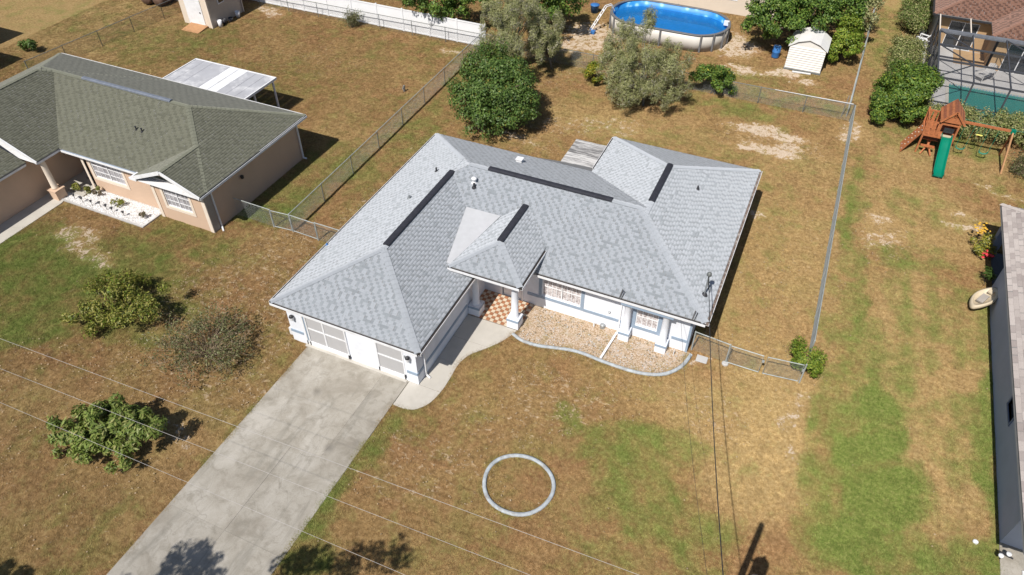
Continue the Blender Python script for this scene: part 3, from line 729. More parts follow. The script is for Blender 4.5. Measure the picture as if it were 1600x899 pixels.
# soffits (wood boards under the overhangs)
sf = MB()
sf.box(AX0+0.03, AX1-0.03, AY0+0.03, BY1-0.1, ZE-0.20, ZE-0.17); sf.box(AX1-0.03, CX1-0.03, BY0+0.03, BY1-0.1, ZE-0.201, ZE-0.171); sf.box(CX0+0.03, CX1-0.031, BY1-0.1, CY1-0.03, ZE-0.202, ZE-0.172)
sf.build('soffit', 'white_paint', R)
MB().box(DX0+0.9, DX1-0.03, DY0+0.03, 6.6, DZ-0.2, DZ-0.17).build('soffit', 'white_paint', R)
# walls
WT = ZE-0.203
GX0, GXA, GXB, GXC, GX1 = -5.88, -3.55, -2.02, -1.90, -0.62
wall(H, 'y', 0.0, -6.67, 0.0, -0.1, WT, 'white_wall', [(GX0, GX1, 0.06, 2.12)], 0.18)
wall(H, 'x', -6.67, 0.18, 14.6, -0.1, WT, 'white_wall', (), 0.18, -1)
wall(H, 'x', 0.0, 0.18, 6.69, -0.1, WT, 'white_wall', (), 0.18, 1)
W1 = (3.05, 5.02, 0.78, 2.02); W2 = (7.70, 8.74, 0.72, 1.86)
wall(H, 'y', 6.70, -0.17, 10.24, -0.1, WT, 'white_wall', [W1, W2, (0.95, 2.0, 0.06, 2.1)], 0.18)
wall(H, 'x', 10.24, 6.88, 18.4, -0.1, WT, 'white_wall', (), 0.18, 1)
wall(H, 'y', 18.4, 2.9, 10.05, -0.1, WT, 'white_wall', (), 0.18, 1)
wall(H, 'x', 2.9, 14.6, 18.2, -0.1, WT, 'white_wall', (), 0.18, -1)
wall(H, 'y', 14.6, -6.48, 2.9, -0.1, WT, 'white_wall', (), 0.18, 1)
MB().box(-0.17, 2.75, 6.72, 6.86, WT, DZ-0.17).build('wall', 'white_wall', H)
def band(m, axis, c, a0, a1, out, z0=0.60, z1=0.76):
    if axis == 'y': m.box(a0, a1, c-0.025 if out < 0 else c, c if out < 0 else c+0.025, z0, z1)
    else: m.box(c if out > 0 else c-0.025, c+0.025 if out > 0 else c, a0, a1, z0, z1)
    return m
band(MB(), 'y', -0.002, -6.67, GX0-0.1, -1).build('band', 'trim_blue', H)
band(MB(), 'y', -0.002, GX1+0.1, 0.0, -1).build('band', 'trim_blue', H)
band(MB(), 'x', 0.002, 0.0, 4.7, 1).build('band', 'trim_blue', H)
for a, b in ((2.3, W1[0]-0.16), (W1[1]+0.16, 7.05), (9.45, 10.24)): band(MB(), 'y', 6.698, a, b, -1).build('band', 'trim_blue', H)
band(MB(), 'y', 6.698, 0.05, 0.8, -1).build('band', 'trim_blue', H)
MB().box(10.16, 10.265, 6.675, 6.78, 0.0, WT).build('corner_trim', 'trim_blue', H)
wv = front_window(H, *W1, 6.70, 'white_paint', 'glass_lace', 'trim_blue', 0.16, 2, 0, 2, 4, 0.08)
front_window(H, *W2, 6.70, 'white_paint', 'glass_lace', 'trim_blue', 0.17, 1, 0, 2, 4, 0.08)
# entry door with side light under the porch
dd_ = MB().box(1.0, 1.95, 6.75, 6.80, 0.07, 2.08).build('door', 'white_paint', H)
MB().box(1.12, 1.83, 6.735, 6.75, 0.9, 1.95).build('pane', 'glass_pale', dd_)
MB().box(1.02, 1.06, 6.70, 6.75, 1.0, 1.08).build('handle', 'dark_metal', dd_)
m = MB(); m.box(0.86, 0.95, 6.66, 6.699, 0.05, 2.2); m.box(2.0, 2.09, 6.66, 6.699, 0.05, 2.2); m.box(0.95, 2.0, 6.66, 6.699, 2.1, 2.2); m.build('door_frame', 'white_paint', H)
# garage front: screened sliders either side of a white panel
m = MB()
for xx in (GX0, GX0+0.16, GXA-0.07, GXB+0.0, GX1-0.06): m.box(xx, xx+0.07, -0.02, 0.06, 0.06, 2.12)
m.box(GX0, GX1, -0.01, 0.05, 2.05, 2.12); m.box(GX0, GXA, -0.02, 0.05, 0.06, 0.30); m.box(GXB, GX1, -0.02, 0.05, 0.06, 0.30)
gf = m.build('garage_front', 'white_paint', H)
MB().box(GX0+0.085, GX0+0.145, -0.012, 0.03, 0.06, 2.05).build('track', 'trim_blue', gf)
xmid = GX0+0.23+(GXA-0.07-GX0-0.23)*0.44
for a, b in ((GX0+0.23, xmid-0.04), (xmid+0.04, GXA-0.07), (GXB+0.07, GX1-0.06)):
    s_ = MB().box(a, b, 0.02, 0.03, 0.30, 2.05).build('screen', 'garage_screen', gf)
    MB().box(a, b, 0.0, 0.045, 1.13, 1.20).build('screen_rail', 'white_paint', gf)
MB().box(xmid-0.04, xmid+0.04, -0.005, 0.05, 0.30, 2.05).build('mullion', 'white_paint', gf)
MB().box(GXA, GXB, 0.045, 0.075, 0.06, 2.05).build('panel', 'white_wall', gf)
MB().box(GX0, GX1, 0.14, 0.16, 0.06, 2.1).build('curtain', 'curtain_grey', gf)
MB().box(xmid+0.12, xmid+0.42, 0.09, 0.12, 0.3, 2.05).build('curtain_panel', 'grey_plastic', gf)
MB().box(GX0-0.05, GX1+0.05, -0.16, 0.0, 0.0, 0.06).build('sill', 'walk_concrete', gf)
MB().box(GXA-0.05, GXA+0.04, -0.06, -0.015, 0.1, 0.25).build('foot_bolt', 'dark_metal', gf)
MB().box(GX1-0.04, GX1+0.03, -0.06, -0.015, 0.22, 0.40).build('foot_bolt', 'dark_metal', gf)
# lanterns on the garage piers
for xl in (-6.33, -0.33):
    l_ = MB().lathe((xl, -0.12, 1.50), [(0.02,0),(0.08,0.03),(0.10,0.2),(0.09,0.22)], 10).build('wall_lantern', 'white_plastic', H)
    MB().lathe((xl, -0.12, 1.72), [(0.11,0),(0.08,0.08),(0.02,0.12)], 10).build('lantern_cap', 'dark_metal', l_)
    MB().box(xl-0.03, xl+0.03, -0.12, 0.0, 1.52, 1.56).build('lantern_arm', 'dark_metal', l_)
MB().box(-0.56, -0.50, -0.03, 0.0, 1.55, 1.70).build('number_plate', 'grey_metal', H)
MB().box(-7.05, -6.72, 0.2, 0.75, -0.02, 0.42).build('utility_box', 'white_plastic', H)
# downspouts
def downspout(parent, x, y, z0, z1, dx=0, dy=0, s=0.07, mat='white_paint'):
    m = MB().box(x-s/2, x+s/2, y-s/2, y+s/2, z0+0.08, z1); m.bar((x, y, z0+0.1), (x+dx, y+dy, z0+0.03), s, s*0.9)
    return m.build('downspout', mat, parent)
downspout(H, 0.07, 0.55, 0.03, WT, 0.22, -0.05); downspout(H, 6.98, 6.65, 0.05, WT, 0.02, -0.25)
# long leader lying across the bed
MB().bar((6.97, 6.45, 0.10), (6.80, 4.66, 0.125), 0.10, 0.07).build('leader', 'white_paint', H)
# columns
def column(x, y, top, r=0.17, b=0.29, bh=0.62):
    c = MB().lathe((x, y, bh), [(r*1.25,0),(r*1.2,0.06),(r*1.02,0.10),(r*0.92,top-bh-0.16),(r*1.15,top-bh-0.10),(r*1.15,top-bh)], 20).build('column', 'white_wall', H, True)
    MB().box(x-b, x+b, y-b, y+b, -0.05, bh).build('pedestal', 'white_wall', c)
    MB().box(x-b-0.02, x+b+0.02, y-b-0.02, y+b+0.02, bh-0.14, bh-0.02).build('band', 'trim_blue', c)
column(0.32, 5.08, DZ-0.2); column(2.36, 5.05, DZ-0.2)
column(7.35, 6.42, WT, 0.17, 0.25, 0.55); column(9.12, 6.38, WT, 0.17, 0.25, 0.55)
MB().box(7.05, 9.45, 6.12, 6.69, WT-0.10, WT-0.002).build('portico_beam', 'trim_blue', H)
# porch floor of terracotta and cream tiles
pf = MB().box(0.0, 2.66, 4.76, 6.70, -0.05, 0.045).build('porch_floor', 'tile_grout', H)
ts = 0.19; me_t = {}
nxp, nyp = int(2.66/ts), int(1.94/ts)
for mt in ('terracotta', 'tile_cream'):
    q = MB().box(-ts*0.47, ts*0.47, -ts*0.47, ts*0.47, 0, 0.012)
    me = bpy.data.meshes.new('tile'); me.from_pydata(q.v, [], q.f); me.update(); me.materials.append(MATS[mt]); me_t[mt] = me
for i in range(nxp):
    for j in range(nyp):
        o = bpy.data.objects.new('tile', me_t['terracotta' if (i+j) % 2 else 'tile_cream']); COL.objects.link(o); o.parent = pf
        o.location = (0.0+ts*(i+0.5)-2, 4.77+ts*(j+0.5)-9, 0.043+0.003*((i*7+j*3) % 3))
# service mast, weatherhead, hardware along the eave
x, y = 10.33, 7.75; z = zplane(x, y)
sm = MB().tube([(x, y, z-0.1), (x, y, z+1.15)], 0.035, 8).build('service_mast', 'grey_metal', H)
MB().lathe((x, y, z+1.1), [(0.05,0),(0.11,0.05),(0.10,0.16),(0.04,0.22)], 10).build('weatherhead', 'galvanised_dark', sm, True)
MB().lathe((x, y, z-0.06), [(0.16,0),(0.12,0.1),(0.05,0.14)], 10).build('flashing', 'dark_metal', sm)
MB().tube([(x, y-0.1, z+1.15), (x+0.1, y-0.3, z+0.75), (x+0.12, y-0.1, z+0.45)], 0.018, 5).build('drip_loop', 'wire_dark', sm)
for xx in (6.93, 10.2):
    MB().bar((xx, 6.16, ZE-0.05), (xx+0.04, 6.45, ZE+0.32), 0.05, 0.03).bar((xx+0.09, 6.16, ZE-0.05), (xx+0.14, 6.4, ZE+0.30), 0.03, 0.03).build('gutter_strap', 'dark_metal', H)
for xx, yy, hh in ((5.85, 6.45, 0.35), (9.75, 6.25, 0.4), (5.8, 6.5, 0.25)):
    MB().tube([(xx, yy, 0), (xx, yy, hh)], 0.02, 6).build('stub_pipe', 'white_paint', H)
MB().lathe((6.22, 6.6, 0.0), [(0.13,0),(0.12,0.2),(0.05,0.24)], 12).build('meter_pot', 'grey_metal', H)
MB().lathe((6.45, 6.66, 1.05), [(0.05,0),(0.06,0.05),(0.02,0.08)], 10).build('hose_bib', 'grey_metal', H)
# weathered plank deck behind the house
DK = thing('plank_deck', (0.8, 20.2, 0), 'weathered grey plank deck against the back of the house', 'deck')
MB().box(-0.62, 2.85, 18.7, 21.5, 0.0, 0.17).build('frame', 'bark_grey', DK)
ny_ = 9
for j in range(ny_):
    a = 18.7+2.8*j/ny_
    MB().box(-0.66, 2.88, a+0.008, a+2.8/ny_-0.012, 0.172, 0.21+0.004*(j % 3)).build('plank', 'weathered_plank', DK)

# ------------------------------------------------------------------ chain-link fences
def link_mesh(m, a, b, z0, z1, step=0.085, r=0.0026):
    """diagonal wires both ways between two points on the ground"""
    a = Vector((a[0], a[1], 0)); b = Vector((b[0], b[1], 0)); L = (b-a).length; t = (b-a)/L; nrm = Vector((-t.y, t.x, 0)); hh = z1-z0
    k = int((L+hh)/step)
    for sgn in (1, -1):
        for i in range(k+1):
            s0 = -hh+i*step; s1 = s0+hh; za, zb = z0, z1
            if s0 < 0: za = z0-s0; s0 = 0
            if s1 > L: zb = z1-(s1-L); s1 = L
            if zb-za < 0.03: continue
            if sgn < 0: s0, s1 = L-s0, L-s1
            p = a+t*s0+Vector((0,0,za)); q = a+t*s1+Vector((0,0,zb)); d = (q-p).normalized(); u = d.cross(nrm).normalized()
            o = [nrm*r*sgn+nrm*r*0.2, u*r-nrm*r*0.6, -u*r-nrm*r*0.6]
            m.add([p+o[0], p+o[1], p+o[2], q+o[0], q+o[1], q+o[2]], [(0,1,4,3),(1,2,5,4),(2,0,3,5)])
    return m
def chain_fence(label, a, b, h=1.2, n=8, metal='galvanised', rail=True, group=None, mesh=True, skip_first=False, skip_last=False, step=0.085, name='chain_link_fence', wire=None):
    root = thing(name, ((a[0]+b[0])/2, (a[1]+b[1])/2, 0), label, 'fence', group)
    for i in range(n+1):
        if (i == 0 and skip_first) or (i == n and skip_last): continue
        x = a[0]+(b[0]-a[0])*i/n; y = a[1]+(b[1]-a[1])*i/n; e = i in (0, n)
        MB().lathe((x, y, -0.05), [(0.035 if e else 0.025, 0), (0.035 if e else 0.025, h+0.06), (0.015, h+0.10)], 8).build('post', metal, root)
    if rail: MB().tube([(a[0], a[1], h), (b[0], b[1], h)], 0.024, 6).build('top_rail', metal, root)
    if mesh:
        w = link_mesh(MB(), a, b, 0.03, h-0.01, step).build('link_mesh', wire or metal, root); w['kind'] = 'stuff'
    return root
def gate(label, a, b, h=1.15, metal='galvanised', group=None):
    root = thing('chain_link_gate', ((a[0]+b[0])/2, (a[1]+b[1])/2, 0), label, 'gate', group)
    t = Vector((b[0]-a[0], b[1]-a[1], 0)); L = t.length; t /= L
    p = Vector((a[0], a[1], 0))+t*0.06; q = Vector((b[0], b[1], 0))-t*0.06; z = Vector((0,0,1))
    MB().tube([p+z*0.08, p+z*h, q+z*h, q+z*0.08], 0.024, 6, closed=True).build('frame', metal, root)
    w = link_mesh(MB(), p[:2], q[:2], 0.08, h).build('link_mesh', metal, root); w['kind'] = 'stuff'
    c = (p+q)/2; MB().bar(q+z*h*0.7, q+z*h*0.7+t*0.1, 0.05, 0.12).build('latch', metal, root)
    return root
chain_fence('chain-link fence between green-roofed peach house and grey-roofed house', (-11.6, 6.55), (-12.1, 31.0), n=8, step=0.075)
chain_fence('short chain-link run joining the shaded peach side wall', (-15.3, 6.5), (-12.80, 6.45), n=1, skip_first=True)
gate('wide chain-link gate leaf nearer the peach house', (-12.80, 6.45), (-11.6, 6.55), group='gates by the peach house')
gate('narrow chain-link gate leaf nearer the grey roof eave', (-11.6, 6.55), (-9.9, 6.50), group='gates by the peach house')
chain_fence('chain-link stub running under the grey roof eave', (-9.9, 6.50), (-6.75, 6.5), n=1, skip_last=True)
chain_fence('long chain-link side fence ending beside the bright green corner shrub', (15.38, 8.6), (15.05, 31.2), n=8, step=0.05, wire='galvanised_dark')
chain_fence('chain-link back fence in front of the white metal shed', (-12.05, 31.15), (15.0, 31.3), n=9, metal='galvanised_dark', wire='galvanised')
MB_ = MB().tube([(9.9, 31.22, 1.24), (14.9, 31.34, 1.24)], 0.018, 6)
tag(MB_.build('loose_pipe', 'white_plastic'), 'long white pipe lying along the top rail of the back fence', 'pipe')
chain_fence('chain-link fence running back past the white metal shed', (14.75, 31.9), (15.05, 52.0), n=7, metal='galvanised')
chain_fence('short chain-link panel beside the white house corner', (10.42, 6.95), (12.02, 6.8), n=1)
gate('chain-link gate next to the white house corner panel', (12.02, 6.8), (13.54, 6.79), group='gates beside the white house')
gate('chain-link gate with the bright green shrub behind it', (13.60, 6.79), (15.22, 6.98), group='gates beside the white house')
chain_fence('single gate post standing by the bright green shrub', (15.24, 6.98), (15.26, 7.05), n=1, mesh=False, rail=False, skip_last=True, name='gate_post')
tag(MB().lathe((12.02, 6.74, -0.05), [(0.16,0),(0.15,0.10),(0.10,0.13)], 10).build('concrete_footing', 'deck_grey'), 'lump of pale concrete at the foot of a gate post', 'footing')
tag(MB().box(10.75, 11.25, 6.35, 6.75, 0.0, 0.05).build('stepping_slab', 'deck_grey', None, bevel=0.01), 'small pale concrete slab by the white house corner', 'slab')
chain_fence('rusty chain-link fence leading up to the tan garden shed', (-39.9, 13.5), (-38.2, 28.3), n=5, metal='galvanised_dark', h=1.2)
chain_fence('dark chain-link fence standing in front of white vinyl fence', (-36.0, 30.75), (-12.15, 31.0), n=8, metal='galvanised_dark', step=0.11)
kb = MB()
for (a, b) in (((-11.6+0.06, 6.8), (-12.1+0.06, 31.0)), ((-39.85, 13.5), (-38.1, 28.3))):
    pass
# white vinyl privacy fence: posts and panels
VF = thing('vinyl_fence', (-24, 31.4, 0), 'white vinyl privacy fence of wide smooth panels', 'fence')
pw = 2.42; vx = -11.9; k = 0
while vx > -37:
    MB().box(vx-0.065, vx+0.065, 31.335, 31.465, 0, 1.86).build('post', 'white_vinyl', VF, bevel=0.01)
    p_ = MB().box(vx-pw+0.065, vx-0.065, 31.385, 31.415, 0.09, 1.70).build('panel', 'white_vinyl', VF)
    MB().box(vx-pw+0.066, vx-0.066, 31.36, 31.44, 1.70, 1.79).build('top_rail', 'white_vinyl', p_)
    MB().box(vx-pw+0.066, vx-0.066, 31.36, 31.44, 0.04, 0.13).build('bottom_rail', 'white_vinyl', p_)
    vx -= pw

# ------------------------------------------------------------------ green-roofed peach house
N = thing('house', (-24, 8, 0), 'peach single-storey house with mossy green shingle roof and white rock bed', 'house')
nz, npt = 2.85, 0.42
q1, c1 = wing(-35.1, -15.03, 4.62, 13.28, nz, npt, 'x')
q2, c2 = wing(-19.55, -14.98, 4.15, 9.0, nz, npt, 'y', False, False)
q3, c3 = wing(-35.15, -25.4, 3.1, 13.22, nz, npt, 'y', False, True)
q4, c4 = wing(-35.6, -26.3, -7.0, 3.06, nz-0.25, 0.30, 'y', True, False)
zr1 = nz+npt*4.33; zr2 = nz+npt*2.285; zr3 = nz+npt*4.875
capsN = [c1[2], c1[3], (c1[4][0], c1[4][1]), ((-17.265, 4.15, zr2), (-17.265, 4.62+(zr2-nz)/npt, zr2)), c3[1], c3[0], ((c3[2][0]), c3[2][1])]
RN = roof(N, q1+q2+q3+q4, capsN, 'shingle_green', 'cap_green', 5, 0.145, 0.22, 0.30)
ridge_vent(RN, (-27.3, 8.95, zr1+0.03), (-20.55, 8.95, zr1+0.03), 'ridge_vent_grey', 0.13, 0.07)
gutter(RN, (-25.2, 4.62), (-19.6, 4.62), (0,-1), nz, inside='trim_blue', w=0.11)
gutter(RN, (-15.0, 4.15), (-15.0, 13.28), (1,0), nz, inside='gutter_debris', w=0.11)
gutter(RN, (-35.1, 13.28), (-15.03, 13.28), (0,1), nz, w=0.09)
gutter(RN, (-25.4, 3.1), (-25.4, 4.6), (1,0), nz, gut=False)
gutter(RN, (-26.3, -7), (-26.3, 3.0), (1,0), nz-0.25, gut=False)
# gable rakes
for (xa, za, xb, zb, y) in ((-19.58, nz, -17.265, zr2, 4.13), (-14.96, nz, -17.265, zr2, 4.13), (-25.38, nz, -30.275, zr3, 3.08)):
    MB().bar((xa, y, za-0.06), (xb, y, zb-0.06), 0.045, 0.20).build('rake_board', 'white_paint', RN)
MB().bar((-19.6, 4.12, nz-0.05), (-19.6, 4.62, nz-0.05), 0.1, 0.14).bar((-19.75, 4.13, nz-0.10), (-19.25, 4.13, nz-0.10), 0.06, 0.14).build('eave_return', 'white_paint', RN)
sfn = MB(); sfn.box(-35.0, -15.06, 4.65, 13.2, nz-0.2, nz-0.17); sfn.box(-19.5, -15.05, 4.2, 4.65, nz-0.201, nz-0.171); sfn.box(-35.0, -25.45, 3.15, 4.65, nz-0.2, nz-0.17); sfn.build('soffit', 'white_paint', RN)
for (u, v) in ((212, 200), (221, 203)):
    x, y, z = at(u, v, 3.9)
    MB().lathe((x, y, z-0.25), [(0.09,0),(0.08,0.14),(0.04,0.16),(0.04,0.30),(0.06,0.32),(0.05,0.35)], 10).build('vent_pipe', 'dark_metal', RN)
NT_ = nz-0.203
WN1 = (-24.15, -21.75, 0.95, 2.15); WN2 = (-18.35, -16.55, 0.95, 2.15)
wall(N, 'y', 5.15, -24.6, -19.1, -0.1, NT_, 'peach_wall', [WN1]); wall(N, 'y', 4.72, -19.1, -15.45, -0.1, NT_, 'peach_wall', [WN2])
wall(N, 'x', -19.1, 4.87, 5.3, -0.1, NT_, 'peach_wall', (), 0.15, -1)
MB().add([(-19.1,4.74,NT_),(-15.45,4.74,NT_),(-17.265,4.74,zr2-0.30),(-19.1,4.86,NT_),(-15.45,4.86,NT_),(-17.265,4.86,zr2-0.30)], [(0,1,2),(5,4,3),(0,2,5,3),(1,4,5,2),(0,3,4,1)]).build('gable_wall', 'peach_wall', N)
wall(N, 'x', -15.45, 4.87, 12.85, -0.1, NT_, 'tan_wall' if False else 'peach_wall', (), 0.15, 1)
wall(N, 'y', 12.85, -34.6, -15.6, -0.1, NT_, 'peach_wall', (), 0.15, 1)
wall(N, 'x', -24.6, 5.15, 6.6, -0.1, NT_, 'peach_wall', (), 0.15, -1)
wall(N, 'y', 6.6, -26.8, -24.6, -0.1, NT_, 'peach_wall', [(-26.1, -25.1, 0.1, 2.2)])
wall(N, 'x', -26.75, -6.6, 6.6, -0.1, nz-0.453, 'peach_wall', (), 0.15, 1)
wall(N, 'x', -34.6, -6.6, 12.7, -0.1, nz-0.453, 'peach_wall', (), 0.15, -1)
front_window(N, *WN1, 5.15, 'white_paint', 'glass_pale', 'cream_trim', 0.17, 2, 0, 3, 3, 0.07)
front_window(N, *WN2, 4.72, 'white_paint', 'glass_pale', 'cream_trim', 0.17, 2, 0, 3, 3, 0.07)
MB().box(-19.13, -18.92, 4.68, 4.719, 0, NT_).build('corner_trim', 'cream_trim', N); MB().box(-15.66, -15.42, 4.68, 4.719, 0, NT_).build('corner_trim', 'cream_trim', N)
MB().box(-15.449, -15.40, 4.70, 5.15, 0, NT_).build('corner_panel', 'grey_plastic', N)
MB().box(-24.8, -24.62, 5.10, 5.149, 0, NT_).build('corner_trim', 'cream_trim', N)
dn = MB().box(-26.05, -25.15, 6.66, 6.70, 0.1, 2.18).build('door', 'white_paint', N)
MB().box(-25.95, -25.25, 6.645, 6.66, 0.85, 2.05).build('pane', 'glass_dark', dn)
MB().box(-26.2, -26.06, 6.56, 6.599, 0.0, 2.3).box(-25.14, -25.0, 6.56, 6.599, 0.0, 2.3).build('door_frame', 'cream_trim', N)
cn = MB().lathe((-25.85, 3.62, 0.65), [(0.20,0),(0.17,0.1),(0.15,1.8),(0.2,1.9),(0.2,NT_-0.65)], 16).build('column', 'cream_trim', N, True)
MB().box(-26.15, -25.55, 3.32, 3.92, -0.05, 0.6).box(-26.2, -25.5, 3.27, 3.97, 0.6, 0.66).build('pedestal', 'peach_wall', cn)
downspout(N, -15.38, 5.25, 0.0, NT_, 0.3, -0.25, 0.08); downspout(N, -15.36, 12.7, 0.0, NT_, 0.15, 0.1, 0.08)
MB().lathe((-20.0, 5.05, 1.9), [(0.02,0),(0.13,0.05),(0.15,0.25),(0.05,0.3)], 10).build('wall_lantern', 'grey_metal', N)
MB().lathe((-15.36, 7.6, 1.75), [(0.02,0),(0.09,0.05),(0.1,0.2),(0.03,0.25)], 10).build('floodlight', 'dark_metal', N)
nw = MB().prism([(-26.74,-7),(-25.3,-7),(-25.3,3.25),(-25.55,3.95),(-24.7,4.1),(-24.7,6.58),(-26.74,6.58)], -0.1, 0.03).build('entry_walk', 'walk_concrete'); structure(nw)
tag(nw, 'concrete walk beside the peach house garage wall', 'walkway')
tag(MB().box(-25.95, -25.1, 5.65, 6.2, 0.03, 0.045).build('door_mat', 'dark_metal'), 'dark doormat before the white door of the peach house', 'doormat')
rb = MB().prism([(-25.95,3.55),(-19.38,3.52),(-19.38,4.7),(-19.1,5.14),(-24.58,5.14),(-24.6,4.2)], -0.05, 0.02).build('rock_bed', 'deck_grey'); structure(rb)
rs = np.random.default_rng(4); npb = 5200
px = rs.uniform(-25.85, -19.42, npb); py = rs.uniform(3.6, 5.1, npb); ok = ~((px < -24.6) & (py > 4.2)); px, py = px[ok], py[ok]; npb = len(px)
sz = rs.uniform(0.025, 0.06, npb); an = rs.uniform(0, 6.28, npb)
pb = []
for k in range(4):
    a = an+k*math.pi/2+rs.uniform(-.3, .3, npb); pb.append(np.stack([px+np.cos(a)*sz, py+np.sin(a)*sz, np.full(npb, 0.012)], -1))
apx = np.stack([px, py, 0.02+sz*0.7], -1)
T = np.concatenate([np.stack([pb[k], pb[(k+1) % 4], apx], 1) for k in range(4)], 0)
# weld per pebble so each is one island
Vp = np.concatenate([np.stack(pb, 1), apx[:, None]], 1).reshape(-1, 3)
Fp = ((np.arange(npb)*5)[:, None, None]+np.array([[0,1,4],[1,2,4],[2,3,4],[3,0,4]])[None]).reshape(-1, 3)
me = bpy.data.meshes.new('white_rocks'); me.from_pydata(Vp.tolist(), [], Fp.tolist()); me.update(); me.materials.append(MATS['white_pebble'])
o = bpy.data.objects.new('white_rocks', me); COL.objects.link(o); tag(o, 'white landscape rocks filling the bed at the peach house', 'rocks', None, 'stuff')
tag(MB().sweep([(-25.9,3.5),(-19.34,3.47),(-19.34,4.66)], [(-0.05,-0.03),(-0.05,0.07),(0.05,0.07),(0.05,-0.03)]).build('rock_bed_edging', 'deck_grey'), 'low pale edging around the white rock bed', 'edging')
# covered patio behind it
PC = thing('patio_cover', (-23.4, 15.2, 0), 'flat white aluminium patio cover on posts behind the peach house', 'patio cover')
for i, xx in enumerate(np.linspace(-26.75, -20.2, 10)[:-1]):
    MB().box(xx+0.01, xx+0.728-0.01, 13.45, 16.95, 2.40, 2.45+(0.012 if i in (3, 4) else 0)).build('roof_panel', 'white_paint' if i in (4, 5) else 'aluminium_roof', PC)
MB().box(-26.85, -20.1, 16.95, 17.03, 2.32, 2.47).box(-26.85, -26.77, 13.45, 16.95, 2.32, 2.47).box(-20.18, -20.1, 13.45, 16.95, 2.32, 2.47).build('edge_beam', 'white_paint', PC)
for xx in (-26.6, -23.5, -20.35):
    MB().box(xx-0.05, xx+0.05, 16.8, 16.9, 0, 2.38).build('post', 'white_paint', PC)
MB().box(-20.4, -20.3, 14.9, 15.0, 0, 2.38).build('post', 'white_paint', PC)
st = MB().box(-26.6, -20.3, 12.9, 16.9, -0.1, 0.03).build('patio_slab', 'deck_grey'); structure(st)

# tan garden shed with ramp, far house fragments
S = thing('garden_shed', (-34.9, 26.8, 0), 'tan garden shed with white door and small window', 'shed')
wall(S, 'y', 25.46, -36.45, -33.5, 0, 2.6, 'beige_wall', (), 0.1); wall(S, 'x', -33.5, 25.56, 29.2, 0, 2.6, 'tan_wall', (), 0.1, 1)
wall(S, 'x', -36.45, 25.56, 29.2, 0, 2.6, 'tan_wall', (), 0.1, -1); wall(S, 'y', 29.2, -36.45, -33.4, 0, 2.6, 'tan_wall', (), 0.1, 1)
ps, cs = wing(-36.8, -33.15, 25.1, 29.6, 2.6, 0.5, 'y', False, False)
roof(S, ps, [cs[-1]], 'shingle_taupe_mass', 'shingle_taupe_mass', 8)
MB().add([(-36.45,25.5,2.6),(-33.5,25.5,2.6),(-34.975,25.5,3.3)], [(0,1,2)]).build('gable_wall', 'beige_wall', S)
ds = MB().box(-35.85, -34.2, 25.41, 25.458, 0.12, 2.2).build('door', 'white_paint', S)
MB().box(-34.45, -34.37, 25.36, 25.41, 1.1, 1.2).build('handle', 'dark_metal', ds)
MB().box(-33.62, -33.49, 25.40, 25.455, 0, 2.55).build('corner_trim', 'cream_trim', S)
ws = MB().box(-33.499, -33.45, 26.6, 27.3, 1.55, 2.3).build('window', 'white_paint', S); MB().box(-33.46, -33.44, 26.68, 27.22, 1.63, 2.22).build('pane', 'glass_dark', ws)
tag(MB().add([(-35.7,25.40,0.16),(-33.95,25.40,0.16),(-33.95,24.15,0.02),(-35.7,24.15,0.02),(-35.7,25.40,0.0),(-33.95,25.40,0.0)], [(3,2,1,0),(0,1,5,4),(0,4,3),(1,2,5),(4,5,2,3)]).build('shed_ramp', 'ramp_wood'), 'orange-brown wooden ramp in front of the tan shed door', 'ramp')
for i, (dx, dy, hh, r) in enumerate(((0.35, 0.35, 0.55, 0.18), (0.3, 0.9, 0.45, 0.16), (0.45, 1.5, 0.35, 0.2), (0.35, 2.5, 0.5, 0.2))):
    mt = ('white_plastic', 'dark_metal', 'dark_metal', 'white_plastic')[i]
    b_ = thing('bucket', (-33.5+dx, 25.6+dy, 0), ('white plastic bucket nearest the shed corner', 'short dark bucket next to a white bucket by shed', 'squat dark tub against the tan shed wall', 'white plastic bucket at the back of the shed wall')[i], 'bucket', 'buckets along the tan shed')
    MB().lathe((-33.5+dx, 25.6+dy, 0), [(r*0.8,0),(r,hh),(r*0.9,hh),(r*0.75,hh*0.25)], 14).build('body', mt, b_, True)
    MB().tube([(-33.5+dx+r*math.cos(a), 25.6+dy+r*math.sin(a)*0.3, hh-0.02-0.12*math.sin(a*0.5)) for a in np.linspace(0, math.pi, 8)], 0.012, 5).build('handle', 'grey_metal', b_)
F0 = thing('outbuilding', (-42.5, 30, 0), 'pale pink low outbuilding behind the rusty chain-link fence', 'outbuilding')
wall(F0, 'y', 28.6, -46.4, -39.6, 0, 2.4, 'beige_wall', (), 0.15); wall(F0, 'x', -39.6, 28.75, 33, 0, 2.4, 'beige_wall', (), 0.15, 1); wall(F0, 'x', -46.4, 28.75, 33, 0, 2.4, 'beige_wall', (), 0.15, -1)
pz, cz = wing(-46.9, -39.1, 28.2, 34, 2.4, 0.35, 'x', False, False); roof(F0, pz, [cz[-1]], 'shingle_brown', 'shingle_brown', 12)
